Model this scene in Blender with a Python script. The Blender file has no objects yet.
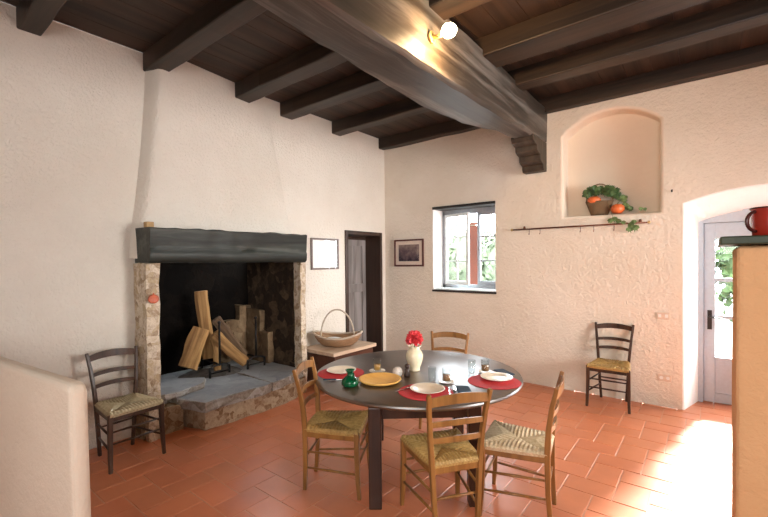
import bpy, bmesh, math, random
from mathutils import Vector, Matrix, noise
PI = math.pi
rnd = random.Random(7)
scene = bpy.context.scene
COL = scene.collection

# room constants (metres): camera stands at x=0,y=0; left wall x=XL, window wall y=YW
XL, YW, XR, YB = -4.31, 5.48, 3.4, -2.2
ZB = 3.70            # underside of the ceiling boards
ZJ = 3.53            # underside of the joists

# ------------------------------------------------------------------ materials
def new_mat(name):
    m = bpy.data.materials.new(name); m.use_nodes = True
    nt = m.node_tree
    return m, nt, nt.nodes['Principled BSDF'], nt.nodes.new('ShaderNodeTexCoord')

def ramp(nt, stops, fac):
    r = nt.nodes.new('ShaderNodeValToRGB')
    e = r.color_ramp.elements
    while len(e) < len(stops): e.new(0.5)
    for i, (p, c) in enumerate(stops):
        e[i].position = p; e[i].color = (*c, 1)
    nt.links.new(fac, r.inputs['Fac'])
    return r.outputs['Color']

def noise_tex(nt, vec, scale, detail=4, rough=.55, dist=0.0):
    n = nt.nodes.new('ShaderNodeTexNoise')
    n.inputs['Scale'].default_value = scale; n.inputs['Detail'].default_value = detail
    n.inputs['Roughness'].default_value = rough; n.inputs['Distortion'].default_value = dist
    if vec is not None: nt.links.new(vec, n.inputs['Vector'])
    return n.outputs['Fac']

def mapping(nt, vec, scale=(1, 1, 1), rot=(0, 0, 0)):
    mp = nt.nodes.new('ShaderNodeMapping')
    mp.inputs['Scale'].default_value = scale; mp.inputs['Rotation'].default_value = rot
    nt.links.new(vec, mp.inputs['Vector'])
    return mp.outputs['Vector']

def bump(nt, bsdf, h, strength, dist=.01, prev=None):
    b = nt.nodes.new('ShaderNodeBump')
    b.inputs['Strength'].default_value = strength; b.inputs['Distance'].default_value = dist
    nt.links.new(h, b.inputs['Height'])
    if prev is not None: nt.links.new(prev, b.inputs['Normal'])
    nt.links.new(b.outputs['Normal'], bsdf.inputs['Normal'])
    return b.outputs['Normal']

def plain(name, col, rough=.5, metal=0.0, spec=.5, vary=.06, nscale=30):
    m, nt, b, tc = new_mat(name)
    f = noise_tex(nt, tc.outputs['Object'], nscale, 3)
    lo = tuple(max(0, c * (1 - vary * 2)) for c in col); hi = tuple(min(1, c * (1 + vary)) for c in col)
    nt.links.new(ramp(nt, [(.3, lo), (.7, hi)], f), b.inputs['Base Color'])
    b.inputs['Roughness'].default_value = rough; b.inputs['Metallic'].default_value = metal
    b.inputs['Specular IOR Level'].default_value = spec
    return m

def plaster(name, c1, c2, strength=.5, scale=26):
    m, nt, b, tc = new_mat(name)
    v = tc.outputs['Object']
    f = noise_tex(nt, v, 1.1, 5, .6)
    nt.links.new(ramp(nt, [(.35, c1), (.65, c2)], f), b.inputs['Base Color'])
    b.inputs['Roughness'].default_value = .9; b.inputs['Specular IOR Level'].default_value = .15
    n1 = bump(nt, b, noise_tex(nt, v, 4.5, 3, .5), .3, .04)
    n2 = bump(nt, b, noise_tex(nt, v, scale, 5, .62, .4), min(1, strength * 1.5), .026, n1)
    return m

def wood(name, c1, c2, axis='X', rough=.45, scale=9, stretch=.07, bs=.25, c3=None, spec=.4):
    m, nt, b, tc = new_mat(name)
    s = {'X': (stretch, 1, 1), 'Y': (1, stretch, 1), 'Z': (1, 1, stretch)}[axis]
    v = mapping(nt, tc.outputs['Object'], s)
    f = noise_tex(nt, v, scale, 6, .6, .6)
    st = [(.32, c1), (.66, c2)]
    if c3: st = [(.28, c1), (.5, c2), (.72, c3)]
    nt.links.new(ramp(nt, st, f), b.inputs['Base Color'])
    b.inputs['Roughness'].default_value = rough; b.inputs['Specular IOR Level'].default_value = spec
    bump(nt, b, f, bs, .006)
    return m

def stone(name, cols, scale=7, rough=.85, bs=.8, cell=.34):
    m, nt, b, tc = new_mat(name)
    v = tc.outputs['Object']
    vo = nt.nodes.new('ShaderNodeTexVoronoi'); vo.inputs['Scale'].default_value = scale
    wv = nt.nodes.new('ShaderNodeVectorMath'); wv.operation = 'ADD'
    nn = nt.nodes.new('ShaderNodeTexNoise'); nn.inputs['Scale'].default_value = 5
    nt.links.new(v, nn.inputs['Vector'])
    sc = nt.nodes.new('ShaderNodeVectorMath'); sc.operation = 'SCALE'; sc.inputs['Scale'].default_value = .16
    nt.links.new(nn.outputs['Color'], sc.inputs[0])
    nt.links.new(v, wv.inputs[0]); nt.links.new(sc.outputs[0], wv.inputs[1])
    nt.links.new(wv.outputs[0], vo.inputs['Vector'])
    sep = nt.nodes.new('ShaderNodeSeparateColor'); nt.links.new(vo.outputs['Color'], sep.inputs[0])
    mixf = nt.nodes.new('ShaderNodeMath'); mixf.operation = 'MULTIPLY_ADD'
    fine = noise_tex(nt, v, scale * 1.6, 8, .72, .5)
    nt.links.new(sep.outputs[0], mixf.inputs[0]); mixf.inputs[1].default_value = cell
    half = nt.nodes.new('ShaderNodeMath'); half.operation = 'MULTIPLY'; half.inputs[1].default_value = .72
    nt.links.new(fine, half.inputs[0]); nt.links.new(half.outputs[0], mixf.inputs[2])
    n = len(cols)
    nt.links.new(ramp(nt, [(.15 + .7 * i / max(1, n - 1), c) for i, c in enumerate(cols)], mixf.outputs[0]), b.inputs['Base Color'])
    b.inputs['Roughness'].default_value = rough; b.inputs['Specular IOR Level'].default_value = .3
    bump(nt, b, mixf.outputs[0], bs, .03)
    return m

def attr_mat(name, attr, rough, spec=.5, bs=.15, nscale=14, rough_var=.12):
    m, nt, b, tc = new_mat(name)
    at = nt.nodes.new('ShaderNodeAttribute'); at.attribute_name = attr
    f = noise_tex(nt, tc.outputs['Object'], nscale * .25, 6, .6)
    mx = nt.nodes.new('ShaderNodeMix'); mx.data_type = 'RGBA'; mx.blend_type = 'MULTIPLY'
    mx.inputs[0].default_value = 1.0
    nt.links.new(at.outputs['Color'], mx.inputs[6])
    nt.links.new(ramp(nt, [(.3, (.84, .82, .82)), (.7, (1, 1, 1))], f), mx.inputs[7])
    nt.links.new(mx.outputs[2], b.inputs['Base Color'])
    mr = nt.nodes.new('ShaderNodeMapRange')
    mr.inputs[3].default_value = rough - rough_var; mr.inputs[4].default_value = rough + rough_var
    nt.links.new(noise_tex(nt, tc.outputs['Object'], nscale * .4, 4), mr.inputs[0])
    nt.links.new(mr.outputs[0], b.inputs['Roughness'])
    b.inputs['Specular IOR Level'].default_value = spec
    bump(nt, b, noise_tex(nt, tc.outputs['Object'], nscale, 5), bs, .004)
    return m

def glass(name, col=(1, 1, 1), rough=0.0):
    m = bpy.data.materials.new(name); m.use_nodes = True
    nt = m.node_tree; nt.nodes.clear()
    out = nt.nodes.new('ShaderNodeOutputMaterial')
    tr = nt.nodes.new('ShaderNodeBsdfTransparent'); tr.inputs[0].default_value = (*col, 1)
    gl = nt.nodes.new('ShaderNodeBsdfGlossy'); gl.inputs['Roughness'].default_value = rough
    lw = nt.nodes.new('ShaderNodeLayerWeight'); lw.inputs[0].default_value = .5
    pw = nt.nodes.new('ShaderNodeMath'); pw.operation = 'POWER'; pw.inputs[1].default_value = 4
    nt.links.new(lw.outputs['Facing'], pw.inputs[0])
    fr = nt.nodes.new('ShaderNodeMath'); fr.operation = 'MULTIPLY_ADD'; fr.inputs[1].default_value = .6; fr.inputs[2].default_value = .045
    nt.links.new(pw.outputs[0], fr.inputs[0])
    mx = nt.nodes.new('ShaderNodeMixShader')
    nt.links.new(fr.outputs[0], mx.inputs[0]); nt.links.new(tr.outputs[0], mx.inputs[1])
    nt.links.new(gl.outputs[0], mx.inputs[2]); nt.links.new(mx.outputs[0], out.inputs[0])
    return m

M = {}
M['plaster_left'] = plaster('plaster_rough_left', (.74, .68, .60), (.80, .75, .675), .6, 32)
M['plaster_win'] = plaster('plaster_rough_window', (.76, .675, .56), (.83, .755, .655), .55, 30)
M['plaster_smooth'] = plaster('plaster_smooth_niche', (.77, .66, .54), (.81, .71, .59), .18, 30)
M['plaster_white'] = plaster('plaster_limewash', (.86, .84, .81), (.92, .91, .89), .25, 20)
M['plaster_pink'] = plaster('plaster_parapet', (.66, .56, .46), (.71, .62, .52), .2, 34)
M['plaster_warm_lit'] = plaster('plaster_pier', (.62, .345, .165), (.68, .395, .205), .35, 30)  # warm orange light falling on the pier is put into this colour
M['tile'] = attr_mat('terracotta_tiles', 'tile_col', .34, .6, .12, 12)
M['grout'] = plain('grout', (.54, .27, .165), .45)
M['beam_dark'] = wood('joist_wood', (.008, .0045, .003), (.045, .027, .016), 'X', .5, 9, .06, .5)
M['board'] = wood('ceiling_boards', (.010, .0055, .003), (.052, .028, .016), 'Y', .6, 7, .05, .4)
M['beam_grey'] = wood('weathered_beam', (.012, .0095, .0075), (.05, .04, .032), 'Y', .42, 8, .06, 1, (.20, .178, .158))
M['corbel'] = wood('corbel_wood', (.022, .015, .010), (.075, .054, .036), 'Z', .5, 10, .15, .5)
M['mantel'] = wood('mantel_wood', (.005, .006, .005), (.026, .030, .025), 'Y', .5, 9, .06, 1, (.085, .092, .078))
M['chair_dark'] = wood('dark_walnut', (.022, .010, .006), (.075, .036, .02), 'Z', .33, 12, .1, .15)
M['chair_light'] = wood('honey_beech', (.16, .068, .018), (.32, .15, .043), 'Z', .33, 11, .1, .12)
M['table_wood'] = wood('table_top_wood', (.026, .013, .007), (.082, .046, .023), 'X', .33, 9, .06, .1, spec=.5)
M['table_wood'].node_tree.nodes['Principled BSDF'].inputs['IOR'].default_value = 2.3
M['table_leg'] = wood('table_leg_wood', (.016, .006, .004), (.05, .02, .011), 'Z', .3, 9, .08, .15)
M['chest_top'] = wood('chest_lid_wood', (.50, .35, .23), (.72, .56, .43), 'Y', .4, 9, .07, .2)
M['chest_body'] = wood('chest_body_wood', (.05, .018, .010), (.12, .045, .024), 'Y', .5, 9, .07, .2)
M['log'] = wood('split_firewood', (.13, .058, .02), (.47, .27, .10), 'Z', .8, 16, .06, .8)
M['bark'] = wood('log_bark', (.05, .03, .018), (.18, .11, .06), 'Z', .9, 20, .12, 1)
M['block'] = wood('wood_block', (.36, .22, .09), (.5, .32, .15), 'X', .7)
M['door_old'] = wood('old_door_wood', (.14, .12, .11), (.33, .30, .29), 'Z', .6, 11, .07, .4)
M['door_brown'] = wood('door_frame_wood', (.022, .011, .007), (.055, .028, .018), 'Z', .5, 9, .07, .3)
M['door_white'] = plain('pale_grey_paint', (.46, .53, .61), .4, vary=.03)
M['win_white'] = plain('white_window_paint', (.80, .84, .84), .4, vary=.03)
M['win_grey'] = plain('grey_window_paint', (.30, .31, .33), .45, vary=.05)
M['lintel'] = wood('lintel_wood', (.010, .008, .007), (.03, .024, .02), 'X', .6)
M['slate'] = stone('slate_slab', [(.16, .17, .185), (.30, .31, .325), (.40, .41, .42)], 4, .5, .4)
M['slate_edge'] = stone('broken_slate_edge', [(.10, .075, .05), (.24, .20, .16), (.42, .39, .36), (.50, .48, .46)], 11, .85, 1)
M['masonry'] = stone('rubble_masonry', [(.10, .05, .022), (.24, .14, .075), (.46, .35, .24), (.20, .115, .055)], 16, .9, 1)
M['jamb'] = stone('pale_rubble_stone', [(.16, .09, .045), (.40, .29, .19), (.74, .65, .53), (.50, .38, .24)], 19, .9, 1, .5)
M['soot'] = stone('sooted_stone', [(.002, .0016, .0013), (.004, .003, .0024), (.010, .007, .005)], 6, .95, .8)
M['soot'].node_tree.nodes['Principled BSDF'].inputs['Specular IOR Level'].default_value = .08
M['soot_brown'] = stone('warm_sooted_stone', [(.006, .004, .003), (.035, .022, .013), (.13, .085, .05)], 8, .95, .8)
M['tan_stone'] = stone('tan_fireback_stone', [(.05, .03, .018), (.17, .11, .06), (.30, .21, .125)], 9, .95, .8)
M['iron'] = plain('wrought_iron', (.018, .017, .017), .45, .7)
M['black'] = plain('black_iron', (.02, .018, .016), .4, .3)
M['copper'] = plain('copper_rod', (.16, .065, .04), .35, .7)
M['brass'] = plain('brass_knob', (.5, .36, .16), .35, .8)
M['steel'] = plain('cutlery_steel', (.62, .62, .64), .22, .9)
M['redmat'] = plain('red_woven_mat', (.56, .028, .035), .75, vary=.1, nscale=120)
M['china'] = plain('cream_china', (.80, .70, .56), .18, vary=.02)
M['china_rim'] = plain('white_rim_glaze', (.88, .86, .82), .2, vary=.02)
M['saucer'] = plain('white_china', (.86, .85, .82), .18, vary=.02)
M['vase'] = plain('ivory_glaze', (.82, .70, .49), .2, vary=.05)
M['green'] = plain('bottle_green_glaze', (.004, .085, .03), .12, vary=.15)
M['woodplate'] = wood('yellow_wood_plate', (.70, .35, .06), (.86, .52, .15), 'X', .35, 7, .1, .05)
M['napkin'] = plain('navy_linen', (.025, .05, .085), .85)
M['tea'] = plain('amber_tea', (.62, .33, .07), .1, vary=.05)
M['coffee'] = plain('brown_tea', (.32, .15, .055), .15, vary=.1)
M['salt'] = plain('speckled_white_shaker', (.66, .62, .58), .35, vary=.12, nscale=60)
M['pepper'] = plain('dark_shaker', (.045, .025, .02), .3)
M['flower'] = plain('red_petal', (.85, .075, .09), .6, vary=.2, nscale=60)
M['leaf'] = plain('ivy_leaf', (.075, .15, .045), .5, vary=.3, nscale=25)
M['leaf_pale'] = plain('pale_ivy_leaf', (.16, .25, .09), .5, vary=.3, nscale=25)
M['pumpkin'] = plain('orange_pumpkin', (.78, .17, .045), .4, vary=.12, nscale=20)
M['stalk'] = plain('stalk', (.20, .16, .07), .7)
M['clay'] = plain('red_clay', (.52, .10, .035), .4, vary=.15)
M['mug'] = plain('red_enamel', (.30, .022, .012), .2, vary=.08)
M['mug_rim'] = plain('dark_enamel_rim', (.06, .012, .01), .25)
M['slab_green'] = stone('dark_green_slab', [(.012, .02, .010), (.03, .042, .022), (.05, .058, .034)], 6, .5, .15)
M['socket'] = plain('beige_plastic', (.70, .57, .45), .4)
M['frame_red'] = plain('dark_red_frame', (.10, .022, .014), .35)
M['frame_pale'] = plain('grey_brown_frame', (.14, .09, .07), .35)
M['matboard'] = plain('picture_mount', (.80, .68, .58), .7, vary=.02)
M['glare_mount_cloth'] = plain('glare_mount_and_cloth', (.82, .84, .82), .5, vary=.02)  # mount whitened for the glass reflection; also the cloth in the trug
M['glass'] = glass('window_glass')
M['tumbler'] = glass('tumbler_glass', (.92, .94, .94))
M['shutter'] = plain('brick_red_shutter', (.14, .04, .022), .7)
M['paving'] = plain('pale_paving', (.24, .23, .21), .9, nscale=4)
M['foliage'] = plain('garden_foliage', (.045, .08, .024), .7, vary=.3, nscale=3)
M['foliage_pale'] = plain('pale_garden_foliage', (.08, .105, .056), .7, vary=.25, nscale=3)
M['trunk'] = plain('tree_bark', (.22, .16, .11), .9)
M['ash'] = stone('ash_bed', [(.05, .045, .04), (.13, .12, .11), (.2, .19, .18)], 14, .95, .5)

def wicker_mat(name, c1, c2, sc=70):
    m, nt, b, tc = new_mat(name)
    w = nt.nodes.new('ShaderNodeTexWave'); w.wave_type = 'BANDS'; w.bands_direction = 'Z'
    w.inputs['Scale'].default_value = sc; w.inputs['Distortion'].default_value = 2.0; w.inputs['Detail'].default_value = 2
    nt.links.new(tc.outputs['Object'], w.inputs['Vector'])
    nt.links.new(ramp(nt, [(.2, c1), (.8, c2)], w.outputs['Fac']), b.inputs['Base Color'])
    b.inputs['Roughness'].default_value = .7
    bump(nt, b, w.outputs['Fac'], .8, .006)
    return m
M['wicker'] = wicker_mat('wicker', (.20, .10, .045), (.46, .29, .16), 22)
M['wicker_pale'] = wicker_mat('pale_wicker', (.42, .33, .24), (.66, .57, .47), 22)
M['wicker_dark'] = wicker_mat('dark_wicker', (.11, .06, .03), (.28, .18, .09), 30)

def rush_mat(name, c1, c2):
    m, nt, b, tc = new_mat(name)
    f = noise_tex(nt, tc.outputs['Object'], 38, 4, .7)
    nt.links.new(ramp(nt, [(.3, c1), (.7, c2)], f), b.inputs['Base Color'])
    b.inputs['Roughness'].default_value = .55
    bump(nt, b, f, .4, .004)
    return m
M['rush_gold'] = rush_mat('golden_rush', (.27, .155, .045), (.52, .345, .12))
M['rush_highlight'] = rush_mat('highlit_rush', (.42, .32, .18), (.70, .60, .42))  # paler copy of the rush; the seat's whitish highlight is in the colour
M['rush_grey'] = rush_mat('greyed_rush', (.32, .27, .16), (.56, .49, .32))

def print_mat(name, dark):
    m, nt, b, tc = new_mat(name)
    v = tc.outputs['Object']
    g = nt.nodes.new('ShaderNodeSeparateXYZ'); nt.links.new(v, g.inputs[0])
    a = nt.nodes.new('ShaderNodeMath'); a.operation = 'MULTIPLY_ADD'
    nt.links.new(noise_tex(nt, v, 9, 5, .6), a.inputs[0]); a.inputs[1].default_value = .9
    z = nt.nodes.new('ShaderNodeMath'); z.operation = 'MULTIPLY'; z.inputs[1].default_value = 1.2
    nt.links.new(g.outputs[2], z.inputs[0]); nt.links.new(z.outputs[0], a.inputs[2])
    st = [(.25, (.05, .035, .05)), (.45, (.16, .11, .12)), (.7, (.36, .27, .22))] if dark else [(.25, (.66, .72, .68)), (.5, (.82, .84, .83)), (.75, (.88, .88, .88))]
    nt.links.new(ramp(nt, st, a.outputs[0]), b.inputs['Base Color'])
    b.inputs['Roughness'].default_value = .25
    return m
M['print_dark'] = print_mat('dark_landscape_print', True)
M['print_glare'] = print_mat('glare_print', False)  # glass reflection over this print is put into its pale colours

def emit(name, col, s):
    m, nt, b, tc = new_mat(name)
    b.inputs['Emission Color'].default_value = (*col, 1); b.inputs['Emission Strength'].default_value = s
    b.inputs['Base Color'].default_value = (*col, 1)
    return m
M['bulb'] = emit('lit_bulb_glass', (1, .80, .50), 60)

# ------------------------------------------------------------------ mesh builder
class MB:
    def __init__(s): s.bm = bmesh.new()
    def face(s, pts):
        vs = [s.bm.verts.new(p) for p in pts]
        return s.bm.faces.new(vs)
    def box(s, lo, hi, rot=0, piv=None):
        x0, y0, z0 = lo; x1, y1, z1 = hi
        c = [Vector(p) for p in ((x0, y0, z0), (x1, y0, z0), (x1, y1, z0), (x0, y1, z0), (x0, y0, z1), (x1, y0, z1), (x1, y1, z1), (x0, y1, z1))]
        if rot:
            pv = Vector(piv) if piv else (Vector(lo) + Vector(hi)) / 2
            R = Matrix.Rotation(rot, 3, 'Z'); c = [pv + R @ (p - pv) for p in c]
        v = [s.bm.verts.new(p) for p in c]
        for f in ((0, 3, 2, 1), (4, 5, 6, 7), (0, 1, 5, 4), (1, 2, 6, 5), (2, 3, 7, 6), (3, 0, 4, 7)):
            s.bm.faces.new([v[i] for i in f])
        return s
    def sweep(s, pts, sizes, up=(0, 0, 1), cap=True):
        """rectangular section along a path; sizes = (w,h) per point, w along side, h along up-ish"""
        pts = [Vector(p) for p in pts]; rings = []
        n = len(pts)
        if not isinstance(sizes, list): sizes = [sizes] * n
        for i, p in enumerate(pts):
            t = (pts[min(i + 1, n - 1)] - pts[max(i - 1, 0)]).normalized()
            sd = t.cross(Vector(up))
            if sd.length < 1e-4: sd = t.cross(Vector((1, 0, 0)))
            sd.normalize(); u = sd.cross(t).normalized()
            w, h = sizes[i]; w /= 2; h /= 2
            rings.append([s.bm.verts.new(p + sd * a * w + u * b * h) for a, b in ((-1, -1), (1, -1), (1, 1), (-1, 1))])
        for a, b in zip(rings, rings[1:]):
            for k in range(4): s.bm.faces.new((a[k], a[(k + 1) % 4], b[(k + 1) % 4], b[k]))
        if cap:
            s.bm.faces.new(rings[0][::-1]); s.bm.faces.new(rings[-1])
        return s
    def tube(s, pts, r, n=8, cap=True, closed=False):
        pts = [Vector(p) for p in pts]; m = len(pts)
        rs = r if isinstance(r, (list, tuple)) else [r] * m
        rings = []; prev = None
        for i, p in enumerate(pts):
            if closed: t = (pts[(i + 1) % m] - pts[i - 1]).normalized()
            else: t = (pts[min(i + 1, m - 1)] - pts[max(i - 1, 0)]).normalized()
            if prev is None:
                a = Vector((0, 0, 1)) if abs(t.z) < .9 else Vector((1, 0, 0))
                u = t.cross(a).normalized()
            else:
                u = (prev - t * prev.dot(t)).normalized()
            prev = u; w = t.cross(u)
            rings.append([s.bm.verts.new(p + (u * math.cos(2 * PI * k / n) + w * math.sin(2 * PI * k / n)) * rs[i]) for k in range(n)])
        pr = list(zip(rings, rings[1:])) + ([(rings[-1], rings[0])] if closed else [])
        for a, b in pr:
            for k in range(n): s.bm.faces.new((a[k], a[(k + 1) % n], b[(k + 1) % n], b[k]))
        if cap and not closed:
            s.bm.faces.new(rings[0][::-1]); s.bm.faces.new(rings[-1])
        return s
    def lathe(s, prof, n=24, c=(0, 0, 0), sx=1, sy=1, fn=None):
        rings = []
        for (r, z) in prof:
            if r < 1e-5: rings.append([s.bm.verts.new((c[0], c[1], c[2] + z))])
            else:
                ring = []
                for k in range(n):
                    a = 2 * PI * k / n
                    q = fn(a, r, z) if fn else (r, z)
                    ring.append(s.bm.verts.new((c[0] + q[0] * sx * math.cos(a), c[1] + q[0] * sy * math.sin(a), c[2] + q[1])))
                rings.append(ring)
        for a, b in zip(rings, rings[1:]):
            if len(a) == 1 and len(b) == 1: continue
            for k in range(n):
                k2 = (k + 1) % n
                if len(a) == 1: s.bm.faces.new((a[0], b[k2], b[k]))
                elif len(b) == 1: s.bm.faces.new((a[k], a[k2], b[0]))
                else: s.bm.faces.new((a[k], a[k2], b[k2], b[k]))
        return s
    def prism(s, poly, fn0, fn1):
        """two copies of a 2-d polygon mapped to 3-d by fn0 and fn1, joined"""
        a = [s.bm.verts.new(fn0(*p)) for p in poly]; b = [s.bm.verts.new(fn1(*p)) for p in poly]
        s.bm.faces.new(a[::-1]); s.bm.faces.new(b)
        for i in range(len(a)):
            j = (i + 1) % len(a); s.bm.faces.new((a[i], a[j], b[j], b[i]))
        return s
    def rough_up(s, cuts, amp, sc=4, seed=0, keep=None):
        bmesh.ops.subdivide_edges(s.bm, edges=s.bm.edges[:], cuts=cuts, use_grid_fill=True)
        s.bm.normal_update()
        off = Vector((seed * 3.1, seed * 1.7, seed))
        new = []
        for v in s.bm.verts:
            d = noise.noise_vector(v.co * sc + off) * amp + noise.noise_vector(v.co * sc * 3 + off) * amp * .45
            if keep and keep(v.co): d = Vector((0, 0, 0))
            new.append(d)
        for v, d in zip(s.bm.verts, new): v.co += d
        return s
    def build(s, name, mat, parent=None, smooth=False, bevel=0, seg=2, angle=40, loc=None, recalc=True):
        if recalc: bmesh.ops.recalc_face_normals(s.bm, faces=s.bm.faces[:])
        me = bpy.data.meshes.new(name)
        s.bm.to_mesh(me); s.bm.free()
        if mat is not None: me.materials.append(mat)
        o = bpy.data.objects.new(name, me); COL.objects.link(o)
        if smooth:
            for p in me.polygons: p.use_smooth = True
        if bevel:
            b = o.modifiers.new('edge', 'BEVEL'); b.width = bevel; b.segments = seg; b.limit_method = 'ANGLE'; b.angle_limit = math.radians(30)
            b.harden_normals = False
        if parent: o.parent = parent
        if loc: o.location = loc
        return o

def auto_smooth(o, deg=40):
    me = o.data
    for p in me.polygons: p.use_smooth = True
    bm = bmesh.new(); bm.from_mesh(me)
    for e in bm.edges:
        if len(e.link_faces) == 2 and e.calc_face_angle(0) > math.radians(deg): e.smooth = False
    bm.to_mesh(me); bm.free()
    return o

def tag(o, label, cat, group=None, kind=None):
    o['label'] = label; o['category'] = cat
    if group: o['group'] = group
    if kind: o['kind'] = kind
    return o
def struct(o):
    o['kind'] = 'structure'; return o
def empty(name, loc=(0, 0, 0), rz=0):
    o = bpy.data.objects.new(name, None); COL.objects.link(o)
    o.location = loc; o.rotation_euler = (0, 0, rz); o.empty_display_size = .1
    return o
def copy_tree(o, parent=None):
    c = o.copy(); COL.objects.link(c)
    if parent: c.parent = parent
    for ch in [q for q in bpy.data.objects if q.parent == o]: copy_tree(ch, c)
    return c
def arc(n, a0, a1): return [a0 + (a1 - a0) * i / n for i in range(n + 1)]

# ------------------------------------------------------------------ floor: herringbone terracotta tiles
def build_floor():
    bm = bmesh.new()
    L, W, g = .318, .204, .003
    cols = []
    lay = bm.loops.layers.float_color.new('tile_col')
    ox, oy = -.715, 3.644
    r = random.Random(3)
    def tile(x0, y0, x1, y1):
        if x1 < XL - .9 or x0 > XR or y1 < YB or y0 > YW + .5: return
        x0 += g; y0 += g; x1 -= g; y1 -= g
        tx, ty = r.uniform(-.0011, .0011), r.uniform(-.0011, .0011)
        cx, cy = (x0 + x1) / 2, (y0 + y1) / 2
        k = r.uniform(.93, 1.06); h = r.uniform(-.03, .03)
        c = (.62 * k, (.205 + h * .3) * k, (.092 + h * .15) * k, 1)
        b = .0035
        z = lambda x, y: (x - cx) * tx * 3 + (y - cy) * ty * 3
        top = [bm.verts.new((x, y, z(x, y))) for x, y in ((x0 + b, y0 + b), (x1 - b, y0 + b), (x1 - b, y1 - b), (x0 + b, y1 - b))]
        low = [bm.verts.new((x, y, -.004)) for x, y in ((x0, y0), (x1, y0), (x1, y1), (x0, y1))]
        fs = [bm.faces.new(top)]
        for i in range(4):
            j = (i + 1) % 4; fs.append(bm.faces.new((low[i], low[j], top[j], top[i])))
        for f in fs:
            for l in f.loops: l[lay] = c
    for i in range(-60, 60):
        for j in range(-40, 40):
            px, py = ox - i * W + j * L, oy + i * W + j * L
            tile(px, py, px + L, py + W)
            tile(px + L - W, py + W, px + L, py + W + L)
    me = bpy.data.meshes.new('floor'); bm.to_mesh(me)
    me.materials.append(M['tile'])
    # grout bed in the same object
    n0 = len(me.polygons)
    bm.free()
    bm = bmesh.new(); bm.from_mesh(me)
    lay = bm.loops.layers.float_color['tile_col']
    f = bm.faces.new([bm.verts.new(p) for p in ((XL - 1.0, YB - .1, -.0035), (XR + .1, YB - .1, -.0035), (XR + .1, YW + .5, -.0035), (XL - 1.0, YW + .5, -.0035))])
    f.material_index = 1
    for l in f.loops: l[lay] = (.4, .3, .25, 1)
    bm.to_mesh(me); bm.free()
    me.materials.append(M['grout'])
    o = bpy.data.objects.new('floor', me); COL.objects.link(o); struct(o)
build_floor()

# ------------------------------------------------------------------ walls with openings
def wall_with_holes(name, outer, loops, to3, mat, mats_extra=()):
    """outer: closed 2-d outline; loops: list of hole outlines (2-d). Front sheet by triangle fill."""
    bm = bmesh.new(); edges = []
    for lp in [outer] + loops:
        vs = [bm.verts.new(to3(*p, 0)) for p in lp]
        for i in range(len(vs)): edges.append(bm.edges.new((vs[i], vs[(i + 1) % len(vs)])))
    bmesh.ops.triangle_fill(bm, use_beauty=True, use_dissolve=False, edges=edges)
    return bm

def offset_loop(pts, d, closed=True):
    out = []; n = len(pts)
    for i, p in enumerate(pts):
        if closed: a, b = pts[i - 1], pts[(i + 1) % n]
        else: a, b = pts[max(i - 1, 0)], pts[min(i + 1, n - 1)]
        t1 = Vector((p[0] - a[0], p[1] - a[1])); t2 = Vector((b[0] - p[0], b[1] - p[1]))
        if t1.length < 1e-9: t1 = t2
        if t2.length < 1e-9: t2 = t1
        n1 = Vector((t1.y, -t1.x)).normalized(); n2 = Vector((t2.y, -t2.x)).normalized()
        m = (n1 + n2)
        k = m.length_squared
        off = m * (2 / k) * d if k > 1e-6 else n1 * d
        if off.length > abs(d) * 2: off = off.normalized() * abs(d) * 2
        out.append((p[0] + off.x, p[1] + off.y))
    return out

def strip(bm, rings, closed=True, mi=0):
    for a, b in zip(rings, rings[1:]):
        n = len(a)
        for k in range(n if closed else n - 1):
            k2 = (k + 1) % n
            f = bm.faces.new((a[k], a[k2], b[k2], b[k])); f.material_index = mi; f.smooth = True

def reveal(bm, pts, r, depth, to3, closed=True, inner=None, mi=0, back=None, sub=4):
    """rounded plaster edge then reveal; pts listed counter-clockwise seen from the room (outside of hole = right-hand normal)"""
    rings = []
    for q in range(sub + 1):
        a = PI / 2 * q / sub
        off = r * (1 - math.sin(a)); dp = r * (1 - math.cos(a))
        lp = offset_loop(pts, off, closed) if off > 1e-6 else pts
        rings.append([bm.verts.new(to3(*p, dp)) for p in lp])
    lp = inner if inner else pts
    for q in range(1, 4):
        t = q / 3; dd = r + (depth - r) * t
        rings.append([bm.verts.new(to3(p[0] + (i[0] - p[0]) * t, p[1] + (i[1] - p[1]) * t, dd)) for p, i in zip(pts, lp)])
    strip(bm, rings, closed, mi)
    if back is not None:
        f = bm.faces.new(rings[-1]); f.material_index = back
    return rings

def finish(bm, name, mats, kind=True):
    bmesh.ops.recalc_face_normals(bm, faces=bm.faces[:])
    me = bpy.data.meshes.new(name); bm.to_mesh(me); bm.free()
    for m in mats: me.materials.append(m)
    o = bpy.data.objects.new(name, me); COL.objects.link(o)
    if kind: struct(o)
    return o

# window wall ------------------------------------------------------
to_win = lambda x, z, d: (x, YW + d, z)
win = [(-3.35, 1.205), (-2.345, 1.205), (-2.345, 2.45), (-3.35, 2.45)]
def dens(p, n=6):
    o = []
    for i in range(len(p)):
        a, b = p[i], p[(i + 1) % len(p)]
        for k in range(n): o.append((a[0] + (b[0] - a[0]) * k / n, a[1] + (b[1] - a[1]) * k / n))
    return o
NX0, NX1, NZ0, NZS, NZT = -1.435, -.415, 2.19, 3.20, 3.415
niche = [(NX0, NZ0), (-.93, NZ0 - .008), (NX1, NZ0 - .012)]
for t in arc(4, 0, 1)[1:]: niche.append((NX1, NZ0 + (NZS - NZ0) * t))
def arch_pts(x0, x1, zs, zt, n):
    c = (x0 + x1) / 2; h = (x1 - x0) / 2; rise = zt - zs
    R = (h * h + rise * rise) / (2 * rise); cz = zt - R
    a = math.asin(h / R)
    return [(c + R * math.sin(q), cz + R * math.cos(q)) for q in arc(n, a, -a)]
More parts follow.
